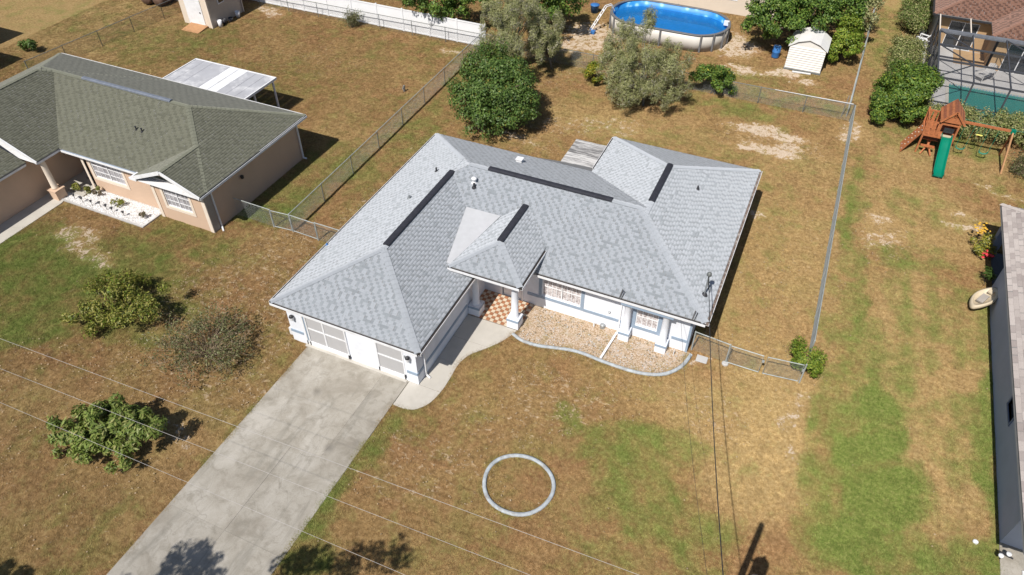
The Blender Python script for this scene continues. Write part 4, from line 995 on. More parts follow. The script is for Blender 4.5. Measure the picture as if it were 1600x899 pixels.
for i, (x, y) in enumerate(((-41.9, 27.55), (-40.7, 27.7))):
    b_ = thing('water_barrel', (x, y, 0), ('brown rain barrel lying by the pale pink wall, greyer one', 'dark brown rain barrel lying nearer the tan shed')[i], 'barrel', 'barrels by the outbuilding')
    M_ = MB().lathe((0, 0, -0.8), [(0.42,0),(0.55,0.3),(0.58,0.8),(0.55,1.3),(0.42,1.6)], 18); M_.v = [(x+p[0]*1.0, y+p[2], 0.56+p[1]) for p in M_.v]
    M_.build('body', 'brown_barrel', b_, True)
    M_ = MB()
    for zz in (-0.5, 0.0, 0.5): M_.tube([(x+0.585*math.cos(a), y+zz, 0.56+0.585*math.sin(a)) for a in np.linspace(0, 2*math.pi, 20, endpoint=False)], 0.02, 5, closed=True)
    M_.build('hoop', 'dark_metal', b_)
# house beyond the left edge whose eave corners throw shadows on the straw lawn
F1 = thing('house', (-52, 10, 0), 'pale house left of the green-roofed house, mostly outside the photograph', 'house')
for (a, b, c, d) in ((-58, -47.25, 5.5, 16.0), (-58, -43.45, 1.5, 12.9)):
    wall(F1, 'y', c+0.5, a, b-0.5, 0, 2.8, 'beige_wall'); wall(F1, 'x', b-0.5, c+0.5, d-0.5, 0, 2.8, 'beige_wall', (), 0.15, 1); wall(F1, 'y', d-0.5, a, b-0.65, 0, 2.8, 'beige_wall', (), 0.15, 1)
pp1, cc1 = wing(-62, -47.1, 5.5, 16.3, 2.9, 0.3, 'x'); pp2, cc2 = wing(-62, -43.3, 1.5, 13.1, 2.9, 0.29, 'x'); roof(F1, pp1+pp2, [], 'shingle_brown', 'shingle_brown', 9)

# ------------------------------------------------------------------ above-ground pool
PX, PY, PA, PB, PH = 0.30, 39.75, 4.75, 2.62, 1.30
def oval(a, b, n=64):
    s = a-b; out = []
    for k in range(n):
        t = 2*math.pi*k/n
        out.append((PX+(s if math.cos(t) >= 0 else -s)*min(1, abs(math.cos(t))*8)+b*math.cos(t), PY+b*math.sin(t)))
    return out
PL = thing('swimming_pool', (PX, PY, 0), 'oval above-ground swimming pool with grey rim and blue liner', 'pool')
MB().sweep(oval(PA-0.08, PB-0.08), [(-0.02,0),(-0.02,PH),(0.02,PH),(0.02,0)], True).build('wall', 'pool_wall', PL, True)
MB().sweep(oval(PA-0.13, PB-0.13), [(-0.015,0.03),(-0.015,PH-0.02),(0.015,PH-0.02),(0.015,0.03)], True).build('liner', 'pool_liner', PL, True)
MB().sweep(oval(PA-0.08, PB-0.08), [(-0.11,PH+0.01),(-0.09,PH+0.05),(0.09,PH+0.05),(0.11,PH+0.01)], True).build('rim', 'pool_rim', PL)
MB().prism(oval(PA-0.16, PB-0.16), 0.02, 0.05).build('pool_floor', 'pool_floor', PL)
MB().prism(oval(PA-0.155, PB-0.155), 0.80, 0.81).build('water', 'pool_water', PL)
ov = oval(PA-0.02, PB-0.02)
for k in range(0, 64, 4):
    x, y = ov[k]; d = Vector((x-PX, y-PY)).normalized()
    MB().box(x-0.07, x+0.07, y-0.07, y+0.07, 0, PH+0.06).build('upright', 'pool_rim', PL, bevel=0.01)
x, y = oval(PA-0.25, PB-0.25)[4]
MB().box(x-0.2, x+0.2, y-0.12, y+0.12, PH-0.25, PH+0.08).build('skimmer', 'white_plastic', PL)
LD = thing('pool_ladder', (-5.0, 38.6, 0), 'white and blue A-frame ladder leaning at the pool end', 'ladder')
for dy in (0, 0.5):
    MB().tube([(-5.55+dy*0.35, 37.35-dy*0.35, 0.02), (-4.75+dy*0.35, 38.75-dy*0.35, 1.75), (-4.45+dy*0.35, 39.25-dy*0.35, 1.75), (-4.3+dy*0.35, 39.5-dy*0.35, 1.2)], 0.035, 6).build('rail', 'white_plastic', LD)
for t in (0.12, 0.3, 0.48, 0.66, 0.84):
    MB().bar((-5.55+0.8*t, 37.35+1.4*t, 1.73*t+0.02), (-5.55+0.8*t+0.175, 37.35+1.4*t-0.175, 1.73*t+0.02), 0.14, 0.05).build('tread', 'white_plastic' if t > 0.2 else 'blue_plastic', LD)
MB().box(-5.3, -4.95, 37.0, 37.4, 0.0, 0.25).build('weight', 'blue_plastic', LD, bevel=0.04)

# white metal shed with gambrel roof
MS = thing('metal_shed', (11.1, 38.4, 0), 'white metal shed with gambrel roof beside leafy shrub', 'shed')
x0, x1, y0, y1 = 9.82, 12.35, 37.3, 39.6; xmS = (x0+x1)/2
pr = [(x0, 0.08), (x1, 0.08), (x1, 1.85), (xmS, 2.38), (x0, 1.85)]
bm_ = MB(); n = 5
bm_.add([(a, y0, z) for a, z in pr]+[(a, y1, z) for a, z in pr], [tuple(range(5)), tuple(reversed(range(5, 10)))]+[(i, i+5, (i+1) % 5+5, (i+1) % 5) for i in range(5)])
bm_.build('body', 'shed_white', MS)
sl = MB()
for i in range(10):
    z = 0.16+i*0.172; sl.add([(x0+0.02, y0-0.004, z+0.15), (x1-0.02, y0-0.004, z+0.15), (x1-0.02, y0-0.055, z), (x0+0.02, y0-0.055, z), (x0+0.02, y0-0.002, z-0.004), (x1-0.02, y0-0.002, z-0.004)], [(0,3,2,1),(3,4,5,2)])
w = sl.build('siding', 'shed_white', MS); w['kind'] = 'stuff'
for a, b in (((x0-0.1, 1.80), (x0+0.5, 2.22)), ((x0+0.5, 2.22), (xmS, 2.46)), ((xmS, 2.46), (x1-0.5, 2.22)), ((x1-0.5, 2.22), (x1+0.1, 1.80))):
    MB().add([(a[0],y0-0.12,a[1]),(b[0],y0-0.12,b[1]),(b[0],y1+0.1,b[1]),(a[0],y1+0.1,a[1]),(a[0],y0-0.12,a[1]-0.05),(b[0],y0-0.12,b[1]-0.05),(b[0],y1+0.1,b[1]-0.05),(a[0],y1+0.1,a[1]-0.05)],
             [(0,1,2,3),(7,6,5,4),(0,4,5,1),(1,5,6,2),(2,6,7,3),(3,7,4,0)]).build('roof_panel', 'shed_roof', MS)
MB().box(x0-0.05, x1+0.05, y0-0.06, y1, -0.03, 0.08).build('base', 'galvanised_dark', MS)
tag(MB().bar((10.45, 36.95, 0.06), (11.75, 37.05, 0.06), 0.1, 0.07).build('white_board', 'white_paint'), 'white board lying on the ground before the metal shed', 'board')
tag(MB().bar((14.45, 31.75, 0), (14.5, 31.75, 1.55), 0.06, 0.06).build('leaning_stake', 'bark_grey'), 'grey wooden stake standing at the back fence corner', 'stake')
# blue barrel in the shade by the shed
BB = thing('plastic_drum', (8.9, 38.9, 0), 'blue plastic drum in the shade beside the metal shed', 'drum')
MB().lathe((8.9, 38.9, 0), [(0.27,0),(0.29,0.1),(0.29,0.42),(0.31,0.45),(0.29,0.48),(0.29,0.85),(0.24,0.9)], 18).build('body', 'blue_plastic', BB, True)
MB().lathe((9.0, 38.9, 0.9), [(0.04,0),(0.04,0.03)], 10).build('bung', 'white_plastic', BB)
BT = thing('plastic_bin', (-6.4, 41.2, 0), 'blue plastic bin in tree shade left of the pool', 'bin')
MB().lathe((-6.4, 41.2, 0), [(0.3,0),(0.36,0.6),(0.38,0.62)], 14).build('body', 'blue_plastic', BT, True)
MB().lathe((-6.4, 41.2, 0.62), [(0.4,0),(0.38,0.05),(0.1,0.09)], 14).build('lid', 'blue_plastic', BT, True)

# beige house behind the pool
BH = thing('house', (1.5, 50, 0), 'cream-walled house beyond the oval pool', 'house')
wins = [(-3.2, -1.6, 1.1, 2.2), (0.6, 2.2, 1.2, 2.2), (3.2, 4.4, 1.2, 2.2)]
wall(BH, 'y', 45.6, -5.5, 7.6, 0, 2.7, 'beige_wall', wins); wall(BH, 'x', 7.6, 45.75, 54, 0, 2.7, 'beige_wall', (), 0.15, 1); wall(BH, 'x', -5.5, 45.75, 54, 0, 2.7, 'beige_wall', (), 0.15, -1)
for w_ in wins: front_window(BH, *w_, 45.6, 'white_paint', 'glass_dark', 'white_paint', 0.08, 2, 0, 1, 1)
pb_, cb_ = wing(-6.0, 8.1, 45.1, 54.5, 2.75, 0.4, 'x'); roof(BH, pb_, [cb_[-1]], 'shingle_taupe_mass', 'shingle_taupe_mass', 15)
gutter(BH, (-6.0, 45.1), (8.1, 45.1), (0,-1), 2.75)

# ------------------------------------------------------------------ brown-roofed house with the screened pool
K = thing('house', (25, 48, 0), 'tan house with reddish-brown shingle roof behind the pool screen', 'house')
e1, f1 = wing(18.95, 36.0, 45.1, 58.0, 2.75, 0.40, 'x'); e2, f2 = wing(22.8, 36.0, 42.5, 54.0, 2.75, 0.40, 'x')
roof(K, e1+e2, [f1[-1], f1[0], f2[0]], 'shingle_brown', 'shingle_brown', 21, 0.15, 0.2, 0.26)
gutter(K, (18.95, 45.1), (22.8, 45.1), (0,-1), 2.75, lip='dark_metal', fascia='bronze'); gutter(K, (22.8, 42.5), (36, 42.5), (0,-1), 2.75, lip='dark_metal', fascia='bronze')
gutter(K, (18.95, 45.1), (18.95, 58), (-1,0), 2.75, lip='dark_metal', fascia='bronze')
wall(K, 'y', 45.7, 19.4, 23.3, 0, 2.55, 'ochre_wall', [(20.3, 22.3, 0.1, 2.2)]); wall(K, 'x', 19.4, 45.85, 57, 0, 2.55, 'tan_wall', (), 0.15, -1)
wall(K, 'x', 23.3, 43.0, 45.7, 0, 2.55, 'ochre_wall', (), 0.15, -1); wall(K, 'y', 43.0, 23.3, 36, 0, 2.55, 'ochre_wall', [(24.2, 26.2, 0.1, 2.2), (28, 30, 0.8, 2.2)])
for w_ in ((20.3, 22.3, 0.1, 2.2, 45.7), (24.2, 26.2, 0.1, 2.2, 43.0), (28, 30, 0.8, 2.2, 43.0)): front_window(K, w_[0], w_[1], w_[2], w_[3], w_[4], 'white_paint', 'glass_dark', None, 0.1, 2, 0, 1, 1)
dk = MB().box(19.3, 30, 33.9, 45.7, -0.1, 0.04)
dk.v = []; dk.f = []
for r_ in ((19.35, 20.75, 34.2, 45.7), (20.75, 30, 39.7, 45.7), (20.75, 30, 34.2, 34.9), (28.5, 30, 34.9, 39.7)): dk.box(r_[0], r_[1], r_[2], r_[3], -0.1, 0.14)
o = dk.build('pool_deck', 'deck_grey'); structure(o)
o = MB().box(21.2, 30, 43.05, 45.6, 0.141, 0.15).build('lanai_floor', 'ochre_wall'); structure(o)
SP = thing('inground_pool', (24.6, 37.3, 0), 'teal inground pool under the screen enclosure', 'pool')
MB().box(20.8, 28.45, 34.95, 39.65, 0.02, 0.03).build('pool_floor', 'teal_floor', SP)
MB().box(20.8, 28.45, 34.95, 39.65, 0.04, 0.06).build('water', 'teal_water', SP)
MB().box(20.75, 20.95, 34.9, 39.7, 0.0, 0.16).box(20.951, 28.5, 39.5, 39.7, 0.0, 0.161).build('coping', 'walk_concrete', SP)
for i in range(38):
    MB().box(21.0+i*0.195, 21.0+i*0.195+0.10, 39.485, 39.499, 0.062, 0.15).build('waterline_tile', 'trim_blue', SP)
# screen enclosure
G_ = thing('pool_enclosure', (24.5, 39.6, 0), 'dark bronze framed screen enclosure over the teal pool', 'screen enclosure')
X0, X1, Y0, Y1, ZT = 19.35, 30.0, 34.3, 45.05, 2.72
def beam(p, q, w=0.08, mt='bronze', nm='beam'): return MB().bar(p, q, w, w*1.4).build(nm, mt, G_)
for yy in np.linspace(Y0, Y1, 6):
    beam((X0, yy, 0.04), (X0, yy, ZT), 0.07, nm='post')
for xx in np.linspace(X0, X1, 6)[1:]:
    beam((xx, Y0, 0.04), (xx, Y0, ZT), 0.07, nm='post')
ys_ = list(np.linspace(Y0, 41.8, 4))
for i, yy in enumerate(ys_): beam((X0, yy, ZT+(0.0 if i in (0,) else 0.12)), (X1, yy, ZT+(0.0 if i in (0,) else 0.12)), 0.08 if i < 3 else 0.17, 'bronze' if i < 3 else 'bronze_grey')
for xx in np.linspace(X0, X1, 6): beam((xx, Y0, ZT+0.03), (xx, 41.8, ZT+0.15), 0.07)
for xx in (19.35, 21.4): beam((xx, 41.8, ZT+0.02), (xx, Y1, ZT+0.02), 0.07, 'cream_trim')
beam((X0, Y0, 1.05), (X0, Y1, 1.05), 0.05); beam((X0, Y0, 1.9), (X0, Y1, 1.9), 0.05); beam((X0, Y0, 1.05), (X1, Y0, 1.05), 0.05); beam((X0, Y0, ZT), (X0, Y1, ZT), 0.09, 'bronze_grey')
beam((X0, 41.8, ZT+0.12), (21.48, 39.3, ZT+0.12), 0.05); beam((X0, Y0, ZT+0.05), (21.48, 36.8, ZT+0.1), 0.05); beam((X0, 39.3, ZT+0.12), (21.48, 36.8, ZT+0.12), 0.05); beam((23.6, 41.8, ZT+0.14), (25.7, 39.3, ZT+0.12), 0.05)
MB().box(X0+0.01, X1, Y0+0.02, 41.75, ZT+0.085, ZT+0.088).build('roof_screen', 'insect_screen', G_)
MB().box(X0-0.002, X0+0.002, Y0, Y1, 0.06, ZT).build('side_screen', 'insect_screen_dense', G_)
MB().box(X0, X1, Y0-0.002, Y0+0.002, 0.06, ZT).build('front_screen', 'insect_screen', G_)
def lounge_chair(name, label, x, y, rz, mat, group, low=False):
    t = thing(name, (x, y, 0.14 if x > 19.4 else 0.02), label, 'chair', group); c, s = math.cos(rz), math.sin(rz)
    def R_(pts): return [(x+c*p[0]-s*p[1], y+s*p[0]+c*p[1], (0.14 if x > 19.4 else 0.02)+p[2]) for p in pts]
    L = 0.55 if not low else 1.2
    for i in range(5):
        a = -0.25+i*0.125; m = MB(); P = R_([(a-0.05, -0.1, 0.42), (a-0.05, L*0.8, 0.34)]); m.bar(P[0], P[1], 0.1, 0.03); m.build('seat_slat', mat, t)
        m = MB(); P = R_([(a*0.9, -0.12, 0.42), (a*1.1, -0.5, 1.0-abs(a)*0.3)]); m.bar(P[0], P[1], 0.1, 0.03); m.build('back_slat', mat, t)
    for sx in (-0.36, 0.36):
        m = MB(); P = R_([(sx, L*0.8, 0), (sx, L*0.8, 0.6), (sx, -0.35, 0.58), (sx, -0.35, 0)])
        m.bar(P[0], P[1], 0.08, 0.05); m.build('leg', mat, t)
        MB().bar(P[1], P[2], 0.12, 0.04).build('arm', mat, t); MB().bar(P[3], P[2], 0.08, 0.05).build('leg', mat, t)
    return t
lounge_chair('patio_chair', 'grey-white reclining chair on the deck inside the screen', 23.3, 41.4, 2.5, 'deck_grey', 'chairs on the pool deck', True)
lounge_chair('garden_chair', 'white slatted chair on the side path, nearer the round hedge', 18.75, 44.6, 0.5, 'white_plastic', 'white chairs beside the enclosure')
lounge_chair('garden_chair', 'white slatted chair against the dark screen wall', 19.0, 45.9, 1.2, 'white_plastic', 'white chairs beside the enclosure')
lounge_chair('patio_chair', 'pale lounge chair on the tan lanai floor', 26.6, 43.9, 2.9, 'deck_grey', 'chairs on the pool deck', True)
o = MB().box(18.75, 19.32, 36.0, 49.0, -0.05, 0.02).build('side_path', 'deck_grey'); structure(o)

# ------------------------------------------------------------------ slate-walled house
Q = thing('house', (27, 10, 0), 'slate-blue walled house with taupe shingles along the green strip', 'house')
ez, eX = 2.62, 22.66
rq, cq = wing(eX, 36.0, 0.22, 20.85, ez, 0.42, 'y', False, True)
rdk = MB()
for pl in rq: rdk.poly3(pl, 0.06)
RQ = rdk.build('roof', 'roof_deck', Q)
# lowest courses shingle by shingle, the rest as one mass
sn = Vector((-0.42, 0, 1)).normalized(); sv = Vector((1, 0, 0.42)).normalized(); hq, wq = 0.19, 0.46
tm = MB().add([(0,-wq/2+0.004,0),(0,wq/2-0.004,0),(hq*1.05*sv.x,wq/2-0.004,hq*1.05*sv.z-0.012),(hq*1.05*sv.x,-wq/2+0.004,hq*1.05*sv.z-0.012),(0.0,-wq/2+0.004,-0.016),(0.0,wq/2-0.004,-0.016)], [(3,2,1,0),(0,1,5,4)])
tme = bpy.data.meshes.new('shingle'); tme.from_pydata(tm.v, [], tm.f); tme.update(); tme.materials.append(MATS['shingle_taupe'])
rs = random.Random(2); cnt_ = 0
for j in range(7):
    yy = 0.22+wq/2-(0.23 if j % 2 else 0)+ (0.11 if j % 3 == 0 else 0)
    while yy < 20.7-j*hq*0.9:
        if yy > 0.2 and cnt_ < 300:
            cnt_ += 1
            o = bpy.data.objects.new('shingle', tme); COL.objects.link(o); o.parent = RQ
            p = Vector((eX, yy, ez))+sv*(hq*j)+sn*0.018; o.location = (p.x-27, p.y-10, p.z)
            o.scale = (1, 0.9+0.2*rs.random(), 1)
        yy += wq
qq = []
for pl in rq:
    if abs(pl[0][0]-eX) < 0.01 and abs(pl[1][0]-eX) < 0.01 and len(pl) == 4:
        e = 7*hq; pl = [tuple(np.array(pl[0])+[e*sv.x, -e*sv.x, e*sv.z]), tuple(np.array(pl[1])+[e*sv.x, 0, e*sv.z]), pl[2], pl[3]]
    qq += shingle_quads(pl, rs, 0.19, 0.3, 0.5)
w = weld_quads('shingle_mass', qq, 'shingle_taupe_mass', RQ); w['kind'] = 'stuff'
c_ = MB(); a = Vector((eX, 20.85, ez)); b = Vector(cq[0][1])
for i in range(30):
    p0 = a+(b-a)*i/30+Vector((0,0,0.045)); p1 = a+(b-a)*(i+1.1)/30+Vector((0,0,0.03)); sd = (b-a).normalized().cross(Vector((0,0,1))).normalized()*0.15; dn = Vector((0,0,-0.05))
    c_.add([p0-sd+dn, p0, p0+sd+dn, p1-sd+dn, p1, p1+sd+dn], [(0,1,4,3),(1,2,5,4)])
c_.build('ridge_cap', 'shingle_taupe_mass', RQ)
gutter(RQ, (eX, 0.22), (eX, 20.85), (-1,0), ez, gut=False, fascia='deck_grey'); gutter(RQ, (eX, 20.85), (36, 20.85), (0,1), ez, gut=False, fascia='deck_grey')
MB().box(eX+0.02, 35.9, 0.27, 20.8, ez-0.20, ez-0.17).build('soffit', 'slate_wall', RQ)
wall(Q, 'x', 23.04, 2.26, 16.9, -0.1, ez-0.203, 'slate_wall', [(7.05, 8.15, 1.25, 2.2)], 0.15, -1)
wall(Q, 'y', 2.26, 23.19, 35, -0.1, ez-0.203, 'slate_wall', ()); wall(Q, 'y', 17.05, 23.19, 27.0, -0.1, ez-0.203, 'slate_wall', (), 0.15, 1)
wall(Q, 'y', 20.4, 26.5, 35, -0.1, ez-0.203, 'slate_wall', (), 0.15, 1)
MB().box(23.0, 23.35, 19.9, 20.35, -0.1, ez-0.21).build('corner_post', 'slate_trim', Q); MB().box(22.98, 23.2, 17.0, 20.3, ez-0.55, ez-0.22).build('porch_beam', 'slate_trim', Q)
wq_ = MB(); wq_.box(23.0, 23.12, 6.97, 7.05, 1.17, 2.28).box(23.0, 23.12, 8.15, 8.23, 1.17, 2.28).box(23.0, 23.12, 7.05, 8.15, 1.17, 1.25).box(23.0, 23.12, 7.05, 8.15, 2.2, 2.28)
wo = wq_.build('window', 'slate_trim', Q); MB().box(23.11, 23.13, 7.05, 8.15, 1.25, 2.2).build('pane', 'glass_dark', wo)
MB().box(23.06, 23.1, 7.05, 7.09, 1.25, 2.2).box(23.06, 23.1, 7.091, 8.15, 2.16, 2.2).build('sash', 'white_paint', wo)
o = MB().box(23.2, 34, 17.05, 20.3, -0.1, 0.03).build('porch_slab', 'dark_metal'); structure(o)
o = MB().prism([(22.98,-6),(36,-6),(36,2.26),(23.02,2.26)], -0.1, 0.025).build('neighbour_driveway', 'driveway_concrete'); structure(o)
tag(MB().bar((23.75, 1.35, 0.05), (23.72, 0.2, 0.05), 0.10, 0.06).build('gutter_offcut', 'white_paint'), 'white strip of trim lying on the neighbour concrete', 'trim')
o = MB().prism([(24.35,1.6),(26,2.2),(26,0.3),(23.95,0.3)], 0.026, 0.036).build('painted_panel', 'white_vinyl'); tag(o, 'white painted triangle on the neighbour driveway', 'paint')
# small lamp-like ornament at the corner of the slate house
OR = thing('spotlight', (23.0, 1.55, 0), 'small black twin spotlight with white lamps at the slate house corner', 'spotlight')
MB().tube([(23.0,1.55,0),(23.0,1.55,0.35)], 0.02, 6).bar((22.85,1.62,0.35),(23.3,1.5,0.35), 0.05, 0.04).build('stake', 'dark_metal', OR)
for dx, dy in ((-0.12, -0.12), (0.14, 0.06)):
    MB().lathe((23.0+dx, 1.52+dy, 0.33), [(0.04,0),(0.09,0.08),(0.085,0.14),(0.02,0.15)], 10).build('lamp_head', 'white_plastic', OR, True)
tag(MB().lathe((*at2(1524, 847), 0), [(0.10,0),(0.09,0.05),(0.04,0.08)], 10).build('white_stone', 'white_plastic'), 'small white stone in the grass near the slate house', 'stone')
# beige moulded tub leaning at the wall
TB = thing('moulded_tub', (22.72, 15.5, 0), 'beige moulded plastic tub leaning at the slate wall', 'tub')
nseg = 28; prof2 = [(1.0, 0.0), (1.03, 0.10), (1.0, 0.22), (0.90, 0.24), (0.80, 0.21), (0.74, 0.08), (0.0, 0.06)]
tv = []; ca, sa = math.cos(1.02), math.sin(1.02)
for (r_, z_) in prof2:
    for k in range(nseg):
        t = 2*math.pi*k/nseg; lx = 0.82*r_*math.cos(t)*(1+0.0*math.sin(t)); ly = 0.40*r_*math.sin(t)*(1-0.18*math.cos(2*t)+0.10*math.cos(t))
        X = lx*ca-ly*sa; Y = lx*sa+ly*ca; tv.append((22.55+X, 15.5+Y, z_+0.45+0.42*(X)))
tf = [(i*nseg+k, i*nseg+(k+1) % nseg, (i+1)*nseg+(k+1) % nseg, (i+1)*nseg+k) for i in range(len(prof2)-1) for k in range(nseg)]+[tuple(reversed(range(nseg)))]
MB().add(tv, tf).build('shell', 'beige_plastic', TB, True)
MB().bar((22.35,15.15,0.56),(22.62,15.62,0.68), 0.30, 0.10).build('seat', 'grey_plastic', TB); MB().bar((22.75,15.75,0.75),(22.85,15.95,0.80), 0.22, 0.08).build('inner_step', 'beige_plastic', TB)
MB().bar((22.45,15.5,0.0),(22.5,15.5,0.55), 0.25, 0.1).build('stand', 'dark_metal', TB)

# ------------------------------------------------------------------ wooden playset
PS = thing('playset', (20.0, 29.6, 0), 'redwood playset with gabled roof, green slide and climbing ramp', 'playset')
tx0, tx1, ty0, ty1, dz = 19.15, 20.85, 29.15, 30.65, 1.35
for x in (tx0, tx1):
    for y in (ty0, ty1):
        MB().box(x-0.05, x+0.05, y-0.05, y+0.05, 0, 2.35).build('post', 'redwood', PS)
for i in range(8): MB().box(tx0-0.04, tx1+0.04, ty0+i*0.19, ty0+i*0.19+0.175, dz, dz+0.03).build('deck_board', 'redwood', PS)
for (a, b) in (((tx0, ty0), (tx1, ty0)), ((tx1, ty0), (tx1, ty1)), ((tx0, ty1), (tx1, ty1)), ((tx0, ty0), (tx0, ty1))):
    MB().bar((*a, dz-0.08), (*b, dz-0.08), 0.05, 0.15).build('joist', 'redwood', PS)
    MB().bar((*a, dz+0.82), (*b, dz+0.82), 0.05, 0.1).build('hand_rail', 'redwood', PS)
for i in range(6):
    t = (i+0.5)/6
    if not (0.5 < t < 0.92): MB().box(tx0+t*1.7-0.1, tx0+t*1.7+0.1, ty0-0.03, ty0, dz+0.02, dz+0.78).build('picket', 'redwood', PS)
    MB().box(tx1, tx1+0.03, ty0+t*1.5-0.09, ty0+t*1.5+0.09, dz+0.02, dz+0.78).build('picket', 'redwood', PS)
    MB().box(tx0+t*1.7-0.1, tx0+t*1.7+0.1, ty1, ty1+0.03, dz+0.02, dz+0.78).build('picket', 'redwood', PS)
# roof over the right half, gable facing the slide
rx0, rx1, ry0, ry1, rz0, rzp = 19.75, 21.1, 29.0, 30.8, 2.35, 3.12; rxm = (rx0+rx1)/2
for sx, xe in ((-1, rx0), (1, rx1)):
    for i in range(6):
        t0, t1 = i/6, (i+1)/6
        xa = xe+(rxm-xe)*t0; xb = xe+(rxm-xe)*t1; za = rz0+(rzp-rz0)*t0; zb = rz0+(rzp-rz0)*t1
        MB().add([(xa,ry0,za+0.03),(xa,ry1,za+0.03),(xb,ry1,zb+0.015),(xb,ry0,zb+0.015),(xa,ry0,za-0.01),(xa,ry1,za-0.01),(xb,ry1,zb-0.02),(xb,ry0,zb-0.02)],
                 [(0,1,2,3),(7,6,5,4),(0,4,5,1),(1,5,6,2),(2,6,7,3),(3,7,4,0)]).build('roof_board', 'redwood_dark' if i % 2 else 'redwood', PS)
gb = MB().add([(rx0+0.1,ry0+0.05,rz0),(rx1-0.1,ry0+0.05,rz0),(rx1-0.4,ry0+0.05,rz0+0.34),(rx0+0.4,ry0+0.05,rz0+0.34),(rx0+0.1,ry0+0.08,rz0),(rx1-0.1,ry0+0.08,rz0),(rx1-0.4,ry0+0.08,rz0+0.34),(rx0+0.4,ry0+0.08,rz0+0.34)], [(0,1,2,3),(7,6,5,4),(3,2,6,7),(0,4,5,1)])
gb.build('gable_board', 'redwood', PS)
for k in (-0.5, -0.25, 0, 0.25, 0.5): MB().bar((rxm, ry0+0.06, rz0+0.33), (rxm+k*0.55, ry0+0.06, rz0+0.70-abs(k)*0.55), 0.03, 0.03).build('sunburst_ray', 'redwood', PS)
for sx, xe in ((-1, rx0), (1, rx1)): MB().bar((xe, ry0-0.02, rz0), (rxm, ry0-0.02, rzp), 0.04, 0.12).build('rake_board', 'redwood', PS)
# climbing ramp with holds
MB().add([(tx0,ty0+0.2,dz),(tx0,ty1-0.1,dz),(18.25,ty1-0.75,0.02),(18.25,ty0-0.5,0.02),(tx0,ty0+0.2,dz-0.07),(tx0,ty1-0.1,dz-0.07),(18.25,ty1-0.75,-0.03),(18.25,ty0-0.5,-0.03)],
         [(0,3,2,1),(4,5,6,7),(0,4,7,3),(1,2,6,5)]).build('climbing_ramp', 'redwood', PS)
for i in range(7):
    for s_ in (0.25, 0.7):
        t = (i+0.5)/7; x = 18.25+(tx0-18.25)*t; yb0 = (ty0-0.5)+(0.7)*t; yb1 = (ty1-0.75)+0.65*t
        y = yb0+(yb1-yb0)*(s_+0.12*((i*3) % 2)); MB().lathe((x, y, 0.02+dz*t), [(0.045,0),(0.04,0.03),(0.015,0.045)], 8).build('climbing_hold', 'beige_plastic' if i % 2 else 'grey_plastic', PS)
# slide
path = [(20.42, 29.12, dz+0.05), (20.42, 28.8, dz+0.02), (20.42, 28.3, 1.05), (20.42, 27.6, 0.62), (20.43, 27.05, 0.30), (20.43, 26.75, 0.20), (20.43, 26.45, 0.17)]
pp = [Vector(p) for p in catmull(path, 4)]; sp_ = [(-0.30, 0.20), (-0.27, 0.21), (-0.24, 0.03), (-0.15, 0.0), (0.15, 0.0), (0.24, 0.03), (0.27, 0.21), (0.30, 0.20), (0.27, -0.03), (-0.27, -0.03)]
sm_ = MB(); kk = len(sp_)
for i, p in enumerate(pp):
    d = (pp[min(i+1, len(pp)-1)]-pp[max(i-1, 0)]).normalized(); side = Vector((-1, 0, 0)); up = side.cross(d)*-1
    if up.z < 0: up = -up
    sm_.v += [tuple(p+side*a+up*b) for a, b in sp_]
for i in range(len(pp)-1):
    for k in range(kk): sm_.f.append((i*kk+k, i*kk+(k+1) % kk, (i+1)*kk+(k+1) % kk, (i+1)*kk+k))
sm_.f += [tuple(range(kk)), tuple((len(pp)-1)*kk+k for k in reversed(range(kk)))]
sl_ = sm_.build('slide', 'green_plastic', PS, True); MB().box(20.1, 20.74, 29.05, 29.25, dz+0.03, dz+0.10).build('slide_lip', 'beige_plastic', sl_)
MB().box(20.15, 20.7, 29.22, 29.28, dz+0.25, dz+0.55).build('binocular_panel', 'dark_metal', PS)
# picnic seat under the deck
MB().box(19.3, 20.1, 29.2, 29.45, 0.42, 0.47).build('picnic_seat', 'redwood', PS); MB().box(19.25, 20.2, 29.7, 30.2, 0.66, 0.71).build('picnic_table', 'redwood', PS); MB().bar((19.4, 28.9, 0.05), (19.9, 29.9, 0.7), 0.08, 0.08).build('picnic_leg', 'redwood', PS); MB().bar((20.0, 28.9, 0.05), (19.6, 29.9, 0.7), 0.08, 0.08).build('picnic_leg', 'redwood', PS)
# swing beam, A-frame, two belt swings and a trapeze
bz, bx, by = 2.25, 23.75, 29.75
MB().bar((20.8, by, bz), (bx+0.1, by, bz), 0.09, 0.14).build('swing_beam', 'redwood', PS); MB().box(bx-0.13, bx+0.13, by-0.12, by+0.12, bz-0.1, bz+0.1).build('bracket', 'green_plastic', PS)
for fy in (28.6, 30.85): MB().bar((bx, by+(0.05 if fy > by else -0.05), bz), (bx+0.2, fy, 0), 0.09, 0.09).build('swing_leg', 'ramp_wood' if fy < by else 'redwood', PS)
MB().bar((bx+0.1, 29.2, 1.1), (bx+0.1, 30.3, 1.1), 0.06, 0.06).build('cross_brace', 'redwood', PS)
for sx in (21.5, 22.8):
    sw = MB().tube([(sx-0.24, by, 0.62), (sx-0.2, by, 0.50), (sx, by-0.02, 0.45), (sx+0.2, by, 0.50), (sx+0.24, by, 0.62)], 0.045, 6).build('swing_seat', 'green_canvas', PS)
    for e in (-0.24, 0.24): MB().tube([(sx+e, by, 0.6), (sx+e*1.1, by, bz)], 0.014, 5).build('chain', 'green_plastic', sw)
MB().tube([(22.0, by, 1.6), (22.35, by, 1.6)], 0.045, 6).build('trapeze_bar', 'yellow_plastic', PS)
